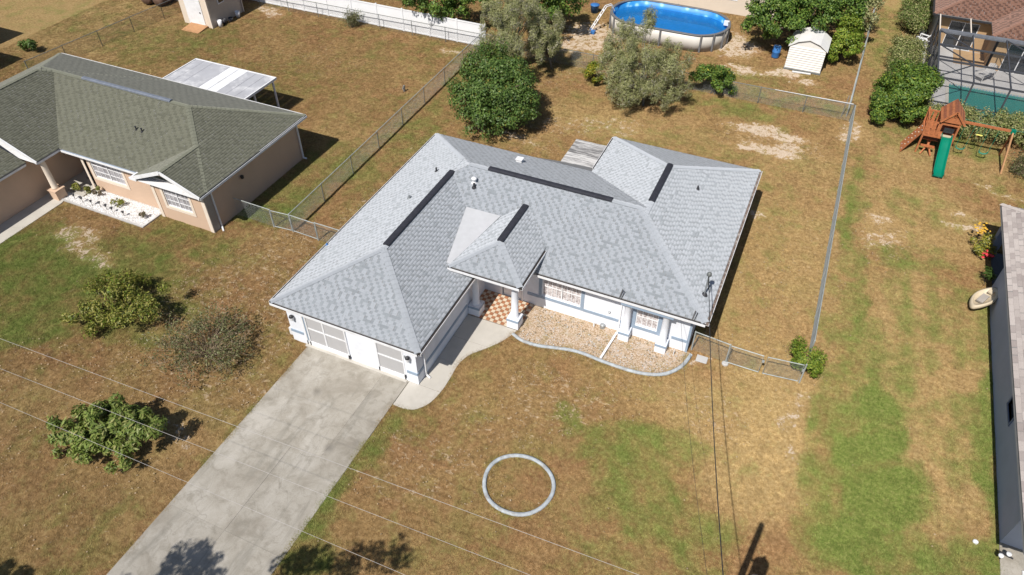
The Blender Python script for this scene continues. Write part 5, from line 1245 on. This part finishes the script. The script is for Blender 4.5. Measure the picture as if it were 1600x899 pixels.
for e in (22.0, 22.35): MB().tube([(e, by, 1.6), (e, by, bz)], 0.012, 5).build('chain', 'green_plastic', PS)
CL = tag(MB().tube([(20.9, 30.9, 1.9), (24.0, 30.9, 1.75), (30.0, 30.8, 1.9)], 0.012, 5).build('clothes_line', 'green_plastic'), 'thin green clothes line strung behind the swing beam', 'line')

# ------------------------------------------------------------------ pole and overhead wires
PBx, PBy, PBh = 13.90, -8.55, 10.2
UP = thing('utility_pole', (PBx, PBy, 0), 'wooden utility pole with transformer by the street, outside the photograph', 'pole')
MB().tube([(PBx, PBy, -0.1), (PBx, PBy, PBh)], 0.16, 12, 0.11).build('shaft', 'pole_wood', UP, True)
MB().lathe((PBx+0.45, PBy-0.1, 7.4), [(0.26,0),(0.28,0.05),(0.28,0.95),(0.2,1.0),(0.06,1.05)], 16).build('transformer', 'grey_metal', UP, True)
MB().tube([(PBx+0.45, PBy-0.1, 8.4), (PBx+0.48, PBy-0.1, 8.75)], 0.05, 8).build('bushing', 'grey_metal', UP)
MB().bar((PBx, PBy, 8.3), (PBx+0.4, PBy-0.1, 8.2), 0.06, 0.08).build('bracket', 'grey_metal', UP)
def sag_line(a, b, s, n=24):
    a = np.array(a, float); b = np.array(b, float)
    return [tuple(a+(b-a)*t-np.array([0, 0, 4*s*t*(1-t)])) for t in np.linspace(0, 1, n)]
wl_ = []
for i, (u0, v0, u1, v1, zz) in enumerate(((0, 528, 1000, 899, 8.6), (0, 575, 830, 899, 7.0), (0, 628, 635, 899, 5.6))):
    p = np.array(at(u0, v0, zz)); q = np.array(at(u1, v1, zz)); d = (q-p)/(q[0]-p[0])
    a = p+d*(-38-p[0]); b = p+d*(PBx-p[0])
    lab = ('highest pale overhead wire, passing nearest the garage', 'middle pale overhead wire crossing the driveway', 'lowest pale overhead wire, passing farthest from the garage')[i]
    tag(MB().tube(sag_line(a, b, 0.05), 0.0048, 5).build('overhead_wire', 'wire_pale'), lab, 'wire', 'street wires over the front lawn')
x, y = 10.33, 7.75; z = zplane(x, y)
m = MB().tube(sag_line((x, y, z+1.1), (PBx-0.05, PBy+0.2, 7.3), 0.5), 0.016, 5)
tag(m.build('service_drop', 'wire_dark'), 'dark twisted service cable from roof mast towards the street', 'wire')
tag(MB().tube(sag_line((9.75, 6.1, 2.5), (PBx-0.1, PBy+0.2, 6.3), 0.6), 0.006, 4).build('phone_drop', 'wire_dark'), 'hair-thin phone cable from the eave towards the street', 'wire')

# ------------------------------------------------------------------ plants
def leaf_mesh(name, mat, parent, C, Nrm, size, aspect, rs, fold=0.25, up=0.35, jitter=0.6):
    """C leaf centres, Nrm preferred normals; each leaf a folded diamond"""
    n = len(C); nv = Nrm+rs.normal(0, jitter, (n, 3)); nv[:, 2] += up
    nv /= np.linalg.norm(nv, axis=1)[:, None]+1e-9
    t = rs.normal(0, 1, (n, 3)); t -= (t*nv).sum(1)[:, None]*nv; t /= np.linalg.norm(t, axis=1)[:, None]+1e-9
    b = np.cross(nv, t); s = (size*rs.uniform(0.65, 1.3, n))[:, None]; w = s*aspect
    base = C-t*s*0.5; tip = C+t*s*0.5; l = C+b*w*0.5+nv*w*fold; r = C-b*w*0.5+nv*w*fold
    return np_mesh(name, np.stack([base, l, tip, r], 1).reshape(-1, 3), n, mat, parent)
def clumps(lobes, per, rs, sub=(0.28, 0.48), fill=0.25):
    """lobes (x,y,z,rx,ry,rz) -> list of sub-clump centres and radii on and in the lobes"""
    out = []
    for (x, y, z, a, b, c) in lobes:
        k = max(3, int(per*(a*b+b*c+a*c)/3))
        d = rs.normal(0, 1, (k, 3)); d /= np.linalg.norm(d, axis=1)[:, None]
        d[:, 2] = np.where(d[:, 2] < -0.35, -d[:, 2], d[:, 2])
        rad = np.where(rs.random(k) < fill, rs.uniform(0.25, 0.7, k), rs.uniform(0.70, 1.0, k)*np.where(rs.random(k) < 0.18, 1.16, 1.0))
        P = np.array([x, y, z])+d*rad[:, None]*np.array([a, b, c])
        R_ = rs.uniform(*sub, k)*min(1.0, (a+b+c)/3)
        out.append(np.concatenate([P, R_[:, None], d], 1))
    return np.concatenate(out)
def plant(name, label, cat, base, lobes, mat, leaf=0.12, aspect=0.5, n=9000, per=14, sub=(0.28, 0.48), seed=1, trunk=True, bark='bark', group=None, limbs=14, tr=0.11, up=0.35, jitter=0.6, fill=0.25, flat=1.0, extra=None):
    rs = np.random.default_rng(seed)
    root = thing(name, (base[0], base[1], 0), label, cat, group)
    K_ = clumps(lobes, per, rs, sub, fill)
    w = K_[:, 3]**2; ci = rs.choice(len(K_), n, p=w/w.sum())
    d = rs.normal(0, 1, (n, 3)); d /= np.linalg.norm(d, axis=1)[:, None]
    r = K_[ci, 3]*rs.uniform(0.15, 1.0, n)**0.5
    C = K_[ci, :3]+d*r[:, None]*np.array([1, 1, flat]); C[:, 2] = np.maximum(C[:, 2], 0.04)
    Nrm = d*0.7+K_[ci, 4:7]*0.7
    leaf_mesh('foliage', mat, root, C, Nrm, leaf, aspect, rs, 0.25, up, jitter)
    if extra: # a second foliage colour mixed through
        m2, n2 = extra; ci = rs.choice(len(K_), n2, p=w/w.sum()); d = rs.normal(0, 1, (n2, 3)); d /= np.linalg.norm(d, axis=1)[:, None]
        leaf_mesh('foliage', m2, root, np.maximum(K_[ci, :3]+d*(K_[ci, 3]*rs.uniform(0.2, 1.1, n2))[:, None], [-999, -999, 0.04]), d, leaf, aspect, rs, 0.25, up, jitter)
    if trunk:
        cz = np.mean([l[2] for l in lobes]); cx = np.mean([l[0] for l in lobes]); cy = np.mean([l[1] for l in lobes])
        fork = (base[0]*0.5+cx*0.5, base[1]*0.5+cy*0.5, cz*0.5)
        MB().tube([(base[0], base[1], -0.1), ((base[0]+fork[0])/2+0.05, (base[1]+fork[1])/2, fork[2]*0.5), fork], tr, 8, tr*0.75).build('trunk', bark, root, True)
        m = MB(); sel = rs.choice(len(K_), min(limbs, len(K_)), replace=False)
        for i in sel:
            p = K_[i, :3]; mid = (np.array(fork)+p)/2+rs.normal(0, 0.12, 3)+[0, 0, 0.12]
            m.tube([fork, tuple(mid), tuple(p)], tr*0.5, 5, tr*0.1)
        m.build('limbs', bark, root, True)
    return root
def ball(u, v, z, r, rz=None, ry=None): x, y, _ = at(u, v, z); return (x, y, z, r, ry or r, rz or r)

# dense round citrus behind the house
b0 = at(772, 148, 2.2)
plant('citrus_tree', 'dense round dark green tree just behind the grey roof', 'tree', (b0[0], b0[1]),
      [ball(772,148,2.1,2.7,2.1), ball(735,160,1.7,1.4), ball(815,165,1.7,1.4), ball(765,105,3.1,1.6,1.4), ball(790,120,2.9,1.5), ball(750,185,1.3,1.3), ball(790,190,1.2,1.3)], 'leaf_citrus', 0.17, 0.48, 30000, 14, (0.36, 0.6), 11, limbs=20, tr=0.16, extra=('leaf_scrub', 2500))
# feathery grey-green trees
def wisp(label, base, lobes, n, seed, mat='leaf_wispy', extra=None):
    return plant('feathery_tree', label, 'tree', base, lobes, mat, 0.24, 0.12, int(n*1.3), 11, (0.2, 0.42), seed, True, 'bark_grey', 'feathery grey-green trees', 46, 0.09, 0.25, 0.9, 0.45, 1.9, extra)
wisp('tall feathery grey-green tree rising over the dense round tree', at(805,112)[:2], [ball(800,40,4.0,1.7,2.2), ball(770,30,3.6,1.3), ball(825,20,4.2,1.3), ball(790,80,2.8,1.4), ball(765,85,2.4,1.2)], 15000, 21, extra=('leaf_grey', 7000))
wisp('shorter feathery tree beside the tall one, nearer the pool', at(862,108)[:2], [ball(852,55,2.8,1.3,1.5), ball(862,75,2.0,1.1), ball(840,80,2.2,1.0)], 8000, 22, extra=('leaf_grey', 4500))
wisp('broad feathery grey-green tree hiding part of the pool wall', at(1005,165)[:2], [ball(960,90,2.9,1.5), ball(1000,110,2.5,1.9), ball(1045,110,2.4,1.6), ball(985,60,3.4,1.2,1.4), ball(1015,45,3.6,0.9,1.2), ball(1010,145,1.6,1.5), ball(965,120,2.0,1.3), ball(1055,140,1.5,1.1), ball(975,150,1.3,1.1)], 24000, 23, extra=('leaf_grey', 4500))
b0 = at(928, 132); plant('shrub', 'yellowish green shrub at the foot of the broad feathery tree', 'shrub', b0[:2], [(b0[0], b0[1], 0.8, 0.75, 0.7, 0.8), (b0[0]+0.3, b0[1]-0.4, 0.5, 0.5, 0.5, 0.5)], 'leaf_yellow', 0.14, 0.5, 1800, 20, (0.3, 0.5), 31, limbs=8, tr=0.03, extra=('leaf_bright', 900))
b0 = at(1110, 146); plant('shrub', 'leafy bright green shrub between the broad feathery tree and back fence', 'shrub', b0[:2], [(b0[0], b0[1], 1.0, 1.3, 1.0, 1.0), (b0[0]+0.7, b0[1]-0.2, 0.7, 0.9, 0.8, 0.7), (b0[0]-0.6, b0[1]+0.3, 1.0, 0.9, 0.8, 0.9)], 'leaf_green', 0.16, 0.5, 6000, 14, (0.3, 0.5), 32, limbs=10, tr=0.04, extra=('leaf_yellow', 500))
# trees along the back
plant('leafy_tree', 'dense green tree rising behind the white vinyl fence', 'tree', at(690,30)[:2], [ball(680,-5,2.8,2.6,2.2), ball(645,5,2.2,1.7), ball(730,0,2.6,2.0), ball(700,20,1.6,1.6), ball(755,-15,3.2,1.8)], 'leaf_green', 0.2, 0.5, 14000, 8, (0.34, 0.55), 41, group='green trees along the back')
plant('leafy_tree', 'green tree with deep shade between vinyl fence and pool', 'tree', at(868,35)[:2], [ball(865,0,3.0,2.2,2.0), ball(840,-5,2.8,1.7), ball(893,5,2.2,1.4), ball(870,20,1.7,1.3)], 'leaf_green', 0.2, 0.5, 10000, 8, (0.34, 0.55), 42, group='green trees along the back')
plant('leafy_tree', 'wide green tree spreading over the white metal shed', 'tree', at(1240,75)[:2], [ball(1210,20,2.8,2.4,2.0), ball(1260,10,3.2,2.5,2.0), ball(1310,10,3.0,2.3,2.0), ball(1190,45,2.0,1.5), ball(1235,45,2.2,1.7), ball(1300,35,2.4,1.6)], 'leaf_green', 0.21, 0.5, 20000, 8, (0.34, 0.55), 43, limbs=24, tr=0.2, group='green trees along the back')
plant('leafy_tree', 'duller olive tree by the fence behind the metal shed', 'tree', at(1345,50)[:2], [ball(1345,10,2.6,1.6,1.7), ball(1335,35,1.8,1.2)], 'leaf_wispy', 0.2, 0.45, 6500, 9, (0.34, 0.55), 44, group='green trees along the back')
b0 = at(1310, 98); plant('shrub', 'tall bright green shrub hugging the white metal shed', 'shrub', b0[:2], [(b0[0]+0.1, b0[1]-0.2, 1.2, 1.1, 1.0, 1.3), (b0[0], b0[1]+1.2, 1.6, 1.1, 1.0, 1.3), (b0[0]-0.3, b0[1]-0.7, 0.7, 0.9, 0.6, 0.7)], 'leaf_bright', 0.18, 0.5, 7000, 12, (0.34, 0.52), 45, limbs=10, tr=0.05)
# bushes and hedges by the enclosure
b0 = at(1395, 190); plant('shrub', 'big rounded glossy green bush beside the playset', 'shrub', b0[:2], [(b0[0]-0.2, b0[1]+0.4, 1.4, 1.6, 1.5, 1.5), (b0[0]+0.6, b0[1]+1.2, 1.7, 1.4, 1.4, 1.5), (b0[0]-0.5, b0[1]-0.5, 0.9, 1.2, 1.0, 1.0), (b0[0]+0.7, b0[1]-0.3, 0.9, 1.2, 1.0, 1.0), (b0[0]+0.3, b0[1]+2.3, 1.7, 1.3, 1.3, 1.3)], 'leaf_green', 0.17, 0.5, 20000, 12, (0.32, 0.54), 51, limbs=12, tr=0.06, extra=('leaf_bright', 7000))
def hedge(label, x0, x1, y0, y1, h, n, seed, mat='leaf_hedge', extra=None):
    nx_ = max(1, int((x1-x0)/1.0)); ny_ = max(1, int((y1-y0)/1.0))
    L = [(x0+(x1-x0)*(i+0.5)/nx_, y0+(y1-y0)*(j+0.5)/ny_, h*0.52, (x1-x0)/nx_*0.74, (y1-y0)/ny_*0.78, h*0.5) for i in range(nx_) for j in range(ny_)]
    return plant('hedge', label, 'hedge', ((x0+x1)/2, (y0+y1)/2), L, mat, 0.13, 0.5, n, 30, (0.32, 0.55), seed, limbs=6, tr=0.03, extra=extra)
hedge('pale clipped hedge between the big glossy bush and the white chairs', 16.95, 18.7, 36.0, 42.9, 1.65, 18000, 52)
hedge('short clipped hedge beyond the two white chairs', 17.3, 18.8, 46.6, 52.5, 1.7, 9000, 53, 'leaf_hedge', ('leaf_green', 4000))
hedge('long low hedge between the playset and pool enclosure', 20.9, 31.0, 31.6, 34.0, 1.5, 30000, 54)
hedge('low scrappy hedge run left of the playset tower', 19.3, 20.9, 32.7, 34.0, 1.2, 3600, 55)
# corner shrub at the gate, flowers, small plants
b0 = at(1252, 580); plant('shrub', 'small bright green shrub at the fence corner by the gates', 'shrub', b0[:2], [(b0[0], b0[1]+0.2, 0.6, 0.78, 0.75, 0.65), (b0[0]-0.3, b0[1]-0.3, 0.35, 0.45, 0.4, 0.35)], 'leaf_bright', 0.13, 0.35, 2800, 26, (0.3, 0.5), 61, limbs=8, tr=0.02)
b0 = at(1530, 392); fl = plant('flowering_plant', 'yellow and red flowering plant by the slate house porch', 'plant', b0[:2], [(b0[0], b0[1], 0.6, 0.55, 0.8, 0.6)], 'leaf_yellow', 0.14, 0.35, 700, 24, (0.3, 0.5), 62, limbs=10, tr=0.02, extra=('leaf_hedge', 300))
rs = np.random.default_rng(5)
for i in range(26):
    m = MB().lathe((b0[0]-0.2+rs.normal(0, 0.22), b0[1]+0.45+rs.normal(0, 0.22), 1.0+rs.uniform(-0.1, 0.2)), [(0.02,0),(0.07,0.02),(0.05,0.04)], 6); m.build('blossom', 'flower_yellow', fl)
for i in range(16):
    m = MB().lathe((b0[0]+0.2+rs.normal(0, 0.13), b0[1]-0.75+rs.normal(0, 0.12), 0.35+rs.uniform(-0.1, 0.15)), [(0.03,0),(0.09,0.03),(0.06,0.06)], 6); m.build('blossom', 'flower_red', fl)
b0 = at(1556, 432); plant('strappy_plant', 'strap-leaved green plant against the slate wall', 'plant', (22.75, 17.2), [(22.72, 17.2, 0.5, 0.3, 0.4, 0.4)], 'leaf_citrus', 0.4, 0.15, 120, 30, (0.3, 0.6), 63, limbs=4, tr=0.015)
b0 = at(52, 82); plant('shrub', 'small dark leafy plant on the straw lawn behind the green roof', 'plant', b0[:2], [(b0[0], b0[1], 0.45, 0.95, 0.7, 0.45)], 'leaf_citrus', 0.3, 0.3, 520, 18, (0.3, 0.5), 64, limbs=6, tr=0.02)
# three shrubs on the front lawn
b0 = at(188, 500); plant('lawn_shrub', 'loose yellow-green shrub on the lawn below the peach house', 'shrub', b0[:2], [(b0[0]-0.8, b0[1]+0.7, 0.75, 1.7, 1.3, 0.7), (b0[0]+1.1, b0[1]+0.5, 0.85, 1.6, 1.4, 0.85), (b0[0]-1.4, b0[1]-0.4, 0.4, 1.4, 1.0, 0.4), (b0[0]+0.5, b0[1]-0.9, 0.45, 1.5, 0.9, 0.45), (b0[0]-0.2, b0[1]+1.5, 0.6, 1.5, 1.0, 0.6), (b0[0]+0.2, b0[1]+0.2, 1.1, 1.2, 1.0, 0.6)], 'leaf_scrub', 0.15, 0.42, 7200, 8, (0.25, 0.5), 71, limbs=50, tr=0.025, jitter=0.9, fill=0.5, extra=('leaf_bright', 1500))
b0 = at(162, 705); plant('lawn_shrub', 'big-leaved dark green shrub with rosettes next to the driveway', 'shrub', b0[:2], [(b0[0]+0.1, b0[1]+0.5, 0.95, 1.4, 1.1, 0.85), (b0[0]+1.3, b0[1]+0.8, 0.95, 1.2, 1.0, 0.9), (b0[0]-1.3, b0[1]+0.1, 0.6, 1.2, 0.9, 0.55), (b0[0]+0.6, b0[1]-0.2, 0.6, 1.3, 0.8, 0.55), (b0[0]-0.7, b0[1]-0.5, 0.4, 1.1, 0.6, 0.4), (b0[0]+0.4, b0[1]+1.3, 0.7, 1.2, 0.8, 0.6)], 'leaf_loquat', 0.24, 0.30, 8500, 20, (0.2, 0.36), 72, limbs=34, tr=0.035, jitter=0.7, up=0.6)
def twig_bush(label, base, seed, R_=1.3, Hh=1.5, k_=1.0):
    rs = np.random.default_rng(seed); root = thing('bare_shrub', (base[0], base[1], 0), label, 'shrub')
    m = MB(); tips = []
    for i in range(int(34*k_)):
        a = rs.uniform(0, 6.28); r = R_*rs.uniform(0.3, 1.0); h = Hh*rs.uniform(0.45, 1.0)*(1.1-0.4*r/R_)
        p0 = np.array([base[0]+rs.normal(0, 0.1), base[1]+rs.normal(0, 0.1), 0]); p2 = np.array([base[0]+r*math.cos(a), base[1]+r*math.sin(a), h]); p1 = p0*0.45+p2*0.55+[0, 0, 0.18]
        m.tube([tuple(p0), tuple(p1), tuple(p2)], 0.016, 4, 0.006)
        for k in range(5):
            t = rs.uniform(0.35, 1.0); q = p1*(1-t)+p2*t; e = q+rs.normal(0, 0.22, 3)+[0, 0, 0.12]; m.tube([tuple(q), tuple(e)], 0.007, 3, 0.003); tips.append(e)
    m.build('twigs', 'twig', root)
    T = np.array(tips); n = int(900*k_*1.5); C = T[rs.integers(0, len(T), n)]+rs.normal(0, 0.10, (n, 3)); C[:, 2] = np.maximum(C[:, 2], 0.05)
    leaf_mesh('foliage', 'leaf_olive', root, C, rs.normal(0, 1, (n, 3)), 0.12, 0.4, rs)
    n = int(600*k_); C = T[rs.integers(0, len(T), n)]+rs.normal(0, 0.10, (n, 3)); C[:, 2] = np.maximum(C[:, 2], 0.05)
    leaf_mesh('dead_leaves', 'leaf_dead', root, C, rs.normal(0, 1, (n, 3)), 0.09, 0.4, rs)
    return root
b0 = at(325, 555); twig_bush('sparse half-bare twiggy shrub near the garage corner', b0[:2], 73, 2.4, 1.5, 2.6)
b0 = at(1592, 272); twig_bush('small leafless grey shrub to the right of the swings', b0[:2], 74, 0.7, 1.1)
b0 = at(552, 42); twig_bush('small withered sapling before the white vinyl fence', b0[:2], 75, 0.45, 0.9)
# plants and path lights in the white rock bed
for i, (u, v, r, mt) in enumerate(((122,298,0.32,'leaf_scrub'),(134,304,0.32,'leaf_scrub'),(155,308,0.2,'leaf_dead'),(158,301,0.16,'leaf_scrub'),(188,321,0.34,'leaf_scrub'),(225,342,0.2,'leaf_dead'))):
    b0 = at(u, v)
    plant('bed_plant', ('leafy spray nearest the entry column in the white rocks', 'second leafy spray from the entry column in the white rocks', 'withered reddish plant in the middle of the white rocks', 'tiny green sprig in the white rocks under the window', 'bushiest green plant in the white rocks', 'withered plant at the far corner of the white rocks')[i], 'plant', b0[:2], [(b0[0], b0[1], 0.22, r, r, 0.22)], mt, 0.20, 0.32, 130, 60, (0.3, 0.6), 80+i, limbs=5, tr=0.012, group='plants in the white rock bed')
for i, (u, v) in enumerate(((118,312),(130,317),(145,322),(158,324),(168,329),(177,333),(195,339))):
    x, y = at2(u, v); p_ = thing('path_light', (x, y, 0), 'small black path light stuck in the white rocks', 'path light', 'path lights in the white rock bed')
    MB().tube([(x, y, 0), (x, y, 0.28)], 0.015, 6).build('stake', 'dark_metal', p_); MB().lathe((x, y, 0.28), [(0.05,0),(0.05,0.08),(0.09,0.09),(0.02,0.13)], 10).build('head', 'dark_metal', p_)
# yard ornament in the neighbour's back lawn
x, y = at2(632, 143); o_ = thing('tap_post', (x, y, 0), 'short wooden tap post in the neighbouring back lawn', 'post')
MB().box(x-0.06, x+0.06, y-0.06, y+0.06, 0, 0.45).build('post', 'bark_grey', o_); MB().tube([(x, y-0.06, 0.36), (x, y-0.2, 0.34), (x, y-0.2, 0.26)], 0.03, 6).build('tap', 'grey_metal', o_)
# street trees standing outside the photograph; their shadows fall across the driveway foot
plant('street_tree', 'open-crowned tree by the street, its shadow on the driveway foot', 'tree', (-4.4, -18.0), [(-4.45,-17.9,8.8,1.3,1.0,0.9), (-3.35,-17.2,9.0,0.8,0.6,0.6), (-5.4,-17.9,8.2,0.7,0.7,0.7)], 'leaf_green', 0.2, 0.45, 1500, 9, (0.3, 0.5), 91, limbs=16, tr=0.12)
plant('street_tree', 'second open tree by the street, its shadow on the lawn edge', 'tree', (0.4, -16.6), [(-0.2,-16.0,9.2,0.9,0.8,0.7), (1.1,-15.4,9.4,0.6,1.2,0.6), (2.2,-14.9,9.9,0.5,0.9,0.5), (-1.0,-16.4,9.0,0.7,0.7,0.6)], 'leaf_green', 0.2, 0.45, 1500, 9, (0.4, 0.7), 92, limbs=12, tr=0.035)
plant('street_tree', 'dense round-headed tree by the street, outside the photograph', 'tree', (-10.0, -19.6), [(-9.9,-19.5,6.2,1.5,1.2,1.2)], 'leaf_green', 0.2, 0.5, 14000, 26, (0.34, 0.5), 93, limbs=16, tr=0.1)

# ------------------------------------------------------------------ grass blades over the lots
rs = np.random.default_rng(12)
tuft = bpy.data.meshes.new('grass_tuft'); tv = []; tf = []
for i in range(22):
    a = rs.uniform(0, 6.28); r = 0.12*math.sqrt(rs.random()); c = np.array([r*math.cos(a), r*math.sin(a), 0]); b = rs.uniform(0, 6.28); L = rs.uniform(0.05, 0.115)
    sd = np.array([-math.sin(b), math.cos(b), 0])*0.008; tip = c+np.array([math.cos(b)*L*0.75, math.sin(b)*L*0.75, L*0.62])
    k = len(tv); tv += [tuple(c-sd), tuple(c+sd), tuple(tip)]; tf.append((k, k+1, k+2))
tuft.from_pydata(tv, [], tf); tuft.update(); tuft.materials.append(MATS['lawn_blade'])
tuft_o = bpy.data.objects.new('grass_tuft', tuft)
NP = 210000
gx = rs.uniform(-46, 34, NP*2); gy = rs.uniform(-14, 52, NP*2)
# keep what the lots show: thin with distance, none on concrete, beds, roofs or bare sand
cd = np.array([gx-CAM[0], gy-CAM[1], np.full_like(gx, -CAM[2])]); zc = cd[0]*_cf[0]+cd[1]*_cf[1]+cd[2]*_cf[2]
uu = (cd[0]*_r[0]+cd[1]*_r[1])/zc*FPX+800; vv_ = (cd[0]*_d[0]+cd[1]*_d[1]+cd[2]*_d[2])/zc*FPX+449.5
keep = (uu > -90) & (uu < 1690) & (vv_ > -40) & (vv_ < 990)
def inrect(x0, x1, y0, y1): return (gx > x0) & (gx < x1) & (gy > y0) & (gy < y1)
for r_ in ((DL-0.03, DR+0.03, -22, 0.1), (-6.67, 0.0, 0, 14.6), (0, 10.24, 6.7, 14.6), (2.9, 10.24, 14, 18.4), (-0.7, 2.9, 18.7, 21.5), (-35, -15.45, 4.7, 12.9), (-35, -25.3, -7, 5), (-26.0, -19.3, 3.45, 5), (-26.7, -20.1, 12.8, 16.9), (23.0, 36, -6, 20.4), (18.75, 36, 34.2, 60), (-36.4, -33.5, 25.4, 29.2), (9.8, 12.4, 37.2, 39.7), (-5.5, 8, 45.5, 60), (PX-PA, PX+PA, PY-PB, PY+PB)):
    keep &= ~inrect(*r_)
exo = np.interp(gy, [p[1] for p in outer][6:], [p[0] for p in outer][6:]); keep &= ~((gy > -1.42) & (gy < 4.9) & (gx > -0.5) & (gx < exo+0.02))
eb = np.interp(gx, [p[0] for p in ep], [p[1] for p in ep]); keep &= ~((gx > 2.4) & (gx < 10.45) & (gy > eb-0.05) & (gy < 7))
gx, gy = gx[keep], gy[keep]
g_, s_, k_, w_ = masks(gx, gy)
kp = (rs.random(len(gx)) > np.clip(s_*2.2, 0, 1)) & (rs.random(len(gx)) < 0.45+0.55*np.clip(fbm(gx, gy, 0.8)*2-0.4+g_, 0, 1))
gx, gy, g_, s_, k_, w_ = gx[kp], gy[kp], g_[kp], s_[kp], k_[kp], w_[kp]
ex = []; ey = []
for (xe, y0_, y1_, c_) in ((DL, -14, -0.2, -1), (DR, -14, -1.4, 1)):
    n_ = 900; yy_ = rs.uniform(y0_, y1_, n_); q_ = (vnoise(yy_*1.3, yy_*0+xe) > 0.35); yy_ = yy_[q_]; ex.append(xe+c_*rs.uniform(-0.10, 0.10, len(yy_))+0*yy_); ey.append(yy_)
for path_, off in ((outer, 0.02), (ep, -0.08), (rr, 0.10), (rr, -0.10)):
    P_ = np.array(path_); k2 = rs.integers(0, len(P_), 500); ex.append(P_[k2, 0]+rs.normal(0, 0.07, 500)+off); ey.append(P_[k2, 1]+rs.normal(0, 0.07, 500)-0.03)
ex = np.concatenate(ex); ey = np.concatenate(ey); e_g, e_s, e_k, e_w = masks(ex, ey)
gx = np.concatenate([gx, ex]); gy = np.concatenate([gy, ey]); g_ = np.concatenate([g_, np.clip(e_g, 0.25, 1)]); s_ = np.concatenate([s_, e_s]); k_ = np.concatenate([k_, e_k]); w_ = np.concatenate([w_, e_w])
pm = bpy.data.meshes.new('lawn_grass'); n = len(gx); pm.vertices.add(n)
pm.vertices.foreach_set('co', np.stack([gx, gy, (fbm(gx, gy, 0.5, 3)-0.5)*0.03-0.016], -1).astype(np.float32).ravel())
for nm, arr in (('green', g_), ('sand', s_), ('speck', k_), ('straw', w_)):
    a = pm.attributes.new(nm, 'FLOAT', 'POINT'); a.data.foreach_set('value', arr.astype(np.float32))
a = pm.attributes.new('rot', 'FLOAT_VECTOR', 'POINT'); a.data.foreach_set('vector', np.stack([np.zeros(n), np.zeros(n), rs.uniform(0, 6.28, n)], -1).astype(np.float32).ravel())
a = pm.attributes.new('sc', 'FLOAT', 'POINT'); a.data.foreach_set('value', (rs.uniform(0.6, 1.2, n)*(1+0.35*g_)).astype(np.float32))
lg = bpy.data.objects.new('lawn_grass', pm); COL.objects.link(lg); tag(lg, 'short dry grass blades covering the lawns', 'grass', None, 'stuff')
ng = bpy.data.node_groups.new('grass_scatter', 'GeometryNodeTree')
ng.interface.new_socket('Geometry', in_out='INPUT', socket_type='NodeSocketGeometry'); ng.interface.new_socket('Geometry', in_out='OUTPUT', socket_type='NodeSocketGeometry')
gi = ng.nodes.new('NodeGroupInput'); go = ng.nodes.new('NodeGroupOutput'); ip = ng.nodes.new('GeometryNodeInstanceOnPoints'); oi = ng.nodes.new('GeometryNodeObjectInfo'); oi.inputs[0].default_value = tuft_o
na = ng.nodes.new('GeometryNodeInputNamedAttribute'); na.data_type = 'FLOAT_VECTOR'; na.inputs[0].default_value = 'rot'
nb = ng.nodes.new('GeometryNodeInputNamedAttribute'); nb.data_type = 'FLOAT'; nb.inputs[0].default_value = 'sc'
e2r = ng.nodes.new('FunctionNodeEulerToRotation')
L_ = ng.links.new
L_(gi.outputs[0], ip.inputs['Points']); L_(oi.outputs['Geometry'], ip.inputs['Instance']); L_(na.outputs[0], e2r.inputs[0]); L_(e2r.outputs[0], ip.inputs['Rotation']); L_(nb.outputs[0], ip.inputs['Scale']); L_(ip.outputs[0], go.inputs[0])
lg.modifiers.new('scatter', 'NODES').node_group = ng

# fallen leaves and sandy crumbs where the lawn is littered
rs = np.random.default_rng(31); NL = 60000
lx = rs.uniform(-30, 24, NL); ly = rs.uniform(-13, 36, NL); _, sd_, sk_, _ = masks(lx, ly)
kp = rs.random(NL) < np.clip((sk_-0.2)*0.9, 0.012, 1)*np.clip(fbm(lx, ly, 0.9)*3-0.9, 0, 1)
for r_ in ((DL, DR, -22, 0.1), (-6.67, 0.0, 0, 14.6), (0, 10.24, 6.7, 14.6), (2.9, 10.24, 14, 18.4), (-35, -15.45, 4.7, 12.9), (-35, -25.3, -7, 5), (-26.0, -19.3, 3.45, 5), (22.9, 36, -6, 20.4), (18.7, 36, 34.2, 60)):
    kp &= ~((lx > r_[0]) & (lx < r_[1]) & (ly > r_[2]) & (ly < r_[3]))
exo = np.interp(ly, [p[1] for p in outer][6:], [p[0] for p in outer][6:]); kp &= ~((ly > -1.42) & (ly < 4.9) & (lx > -0.5) & (lx < exo+0.02))
lx, ly = lx[kp], ly[kp]; n = len(lx); C = np.stack([lx, ly, np.full(n, 0.035)+rs.uniform(0, 0.03, n)], -1)
up_ = np.tile(np.array([0.0, 0.0, 1.0]), (n, 1))
ll = leaf_mesh('leaf_litter', 'leaf_litter', None, C, up_, 0.068, 0.7, rs, 0.15, 0.3, 0.25); tag(ll, 'pale fallen leaves and crumbs scattered over the dry lawn', 'leaf litter', None, 'stuff')

rs = np.random.default_rng(77); n = 1300; lx = rs.uniform(2.7, 10.35, n); ly = rs.uniform(4.3, 6.65, n)
eb = np.interp(lx, [p[0] for p in ep], [p[1] for p in ep]); k = (ly > eb+0.12) & (fbm(lx, ly, 1.1) > 0.42); lx, ly = lx[k], ly[k]; n = len(lx); up_ = np.tile(np.array([0.0, 0.0, 1.0]), (n, 1))
h = n//2
for nm, mt, a, b in (('bed_leaves', 'leaf_dead', 0, h), ('bed_rubble', 'deck_grey', h, n)):
    o = leaf_mesh(nm, mt, None, np.stack([lx[a:b], ly[a:b], 0.02+rs.uniform(0, 0.03, b-a)], -1), up_[a:b], 0.07, 0.7, rs, 0.15, 0.3, 0.3)
    tag(o, 'brown fallen leaves lying in the front bed' if a == 0 else 'pale stone chips lying in the front bed', 'leaves' if a == 0 else 'chips', None, 'stuff')
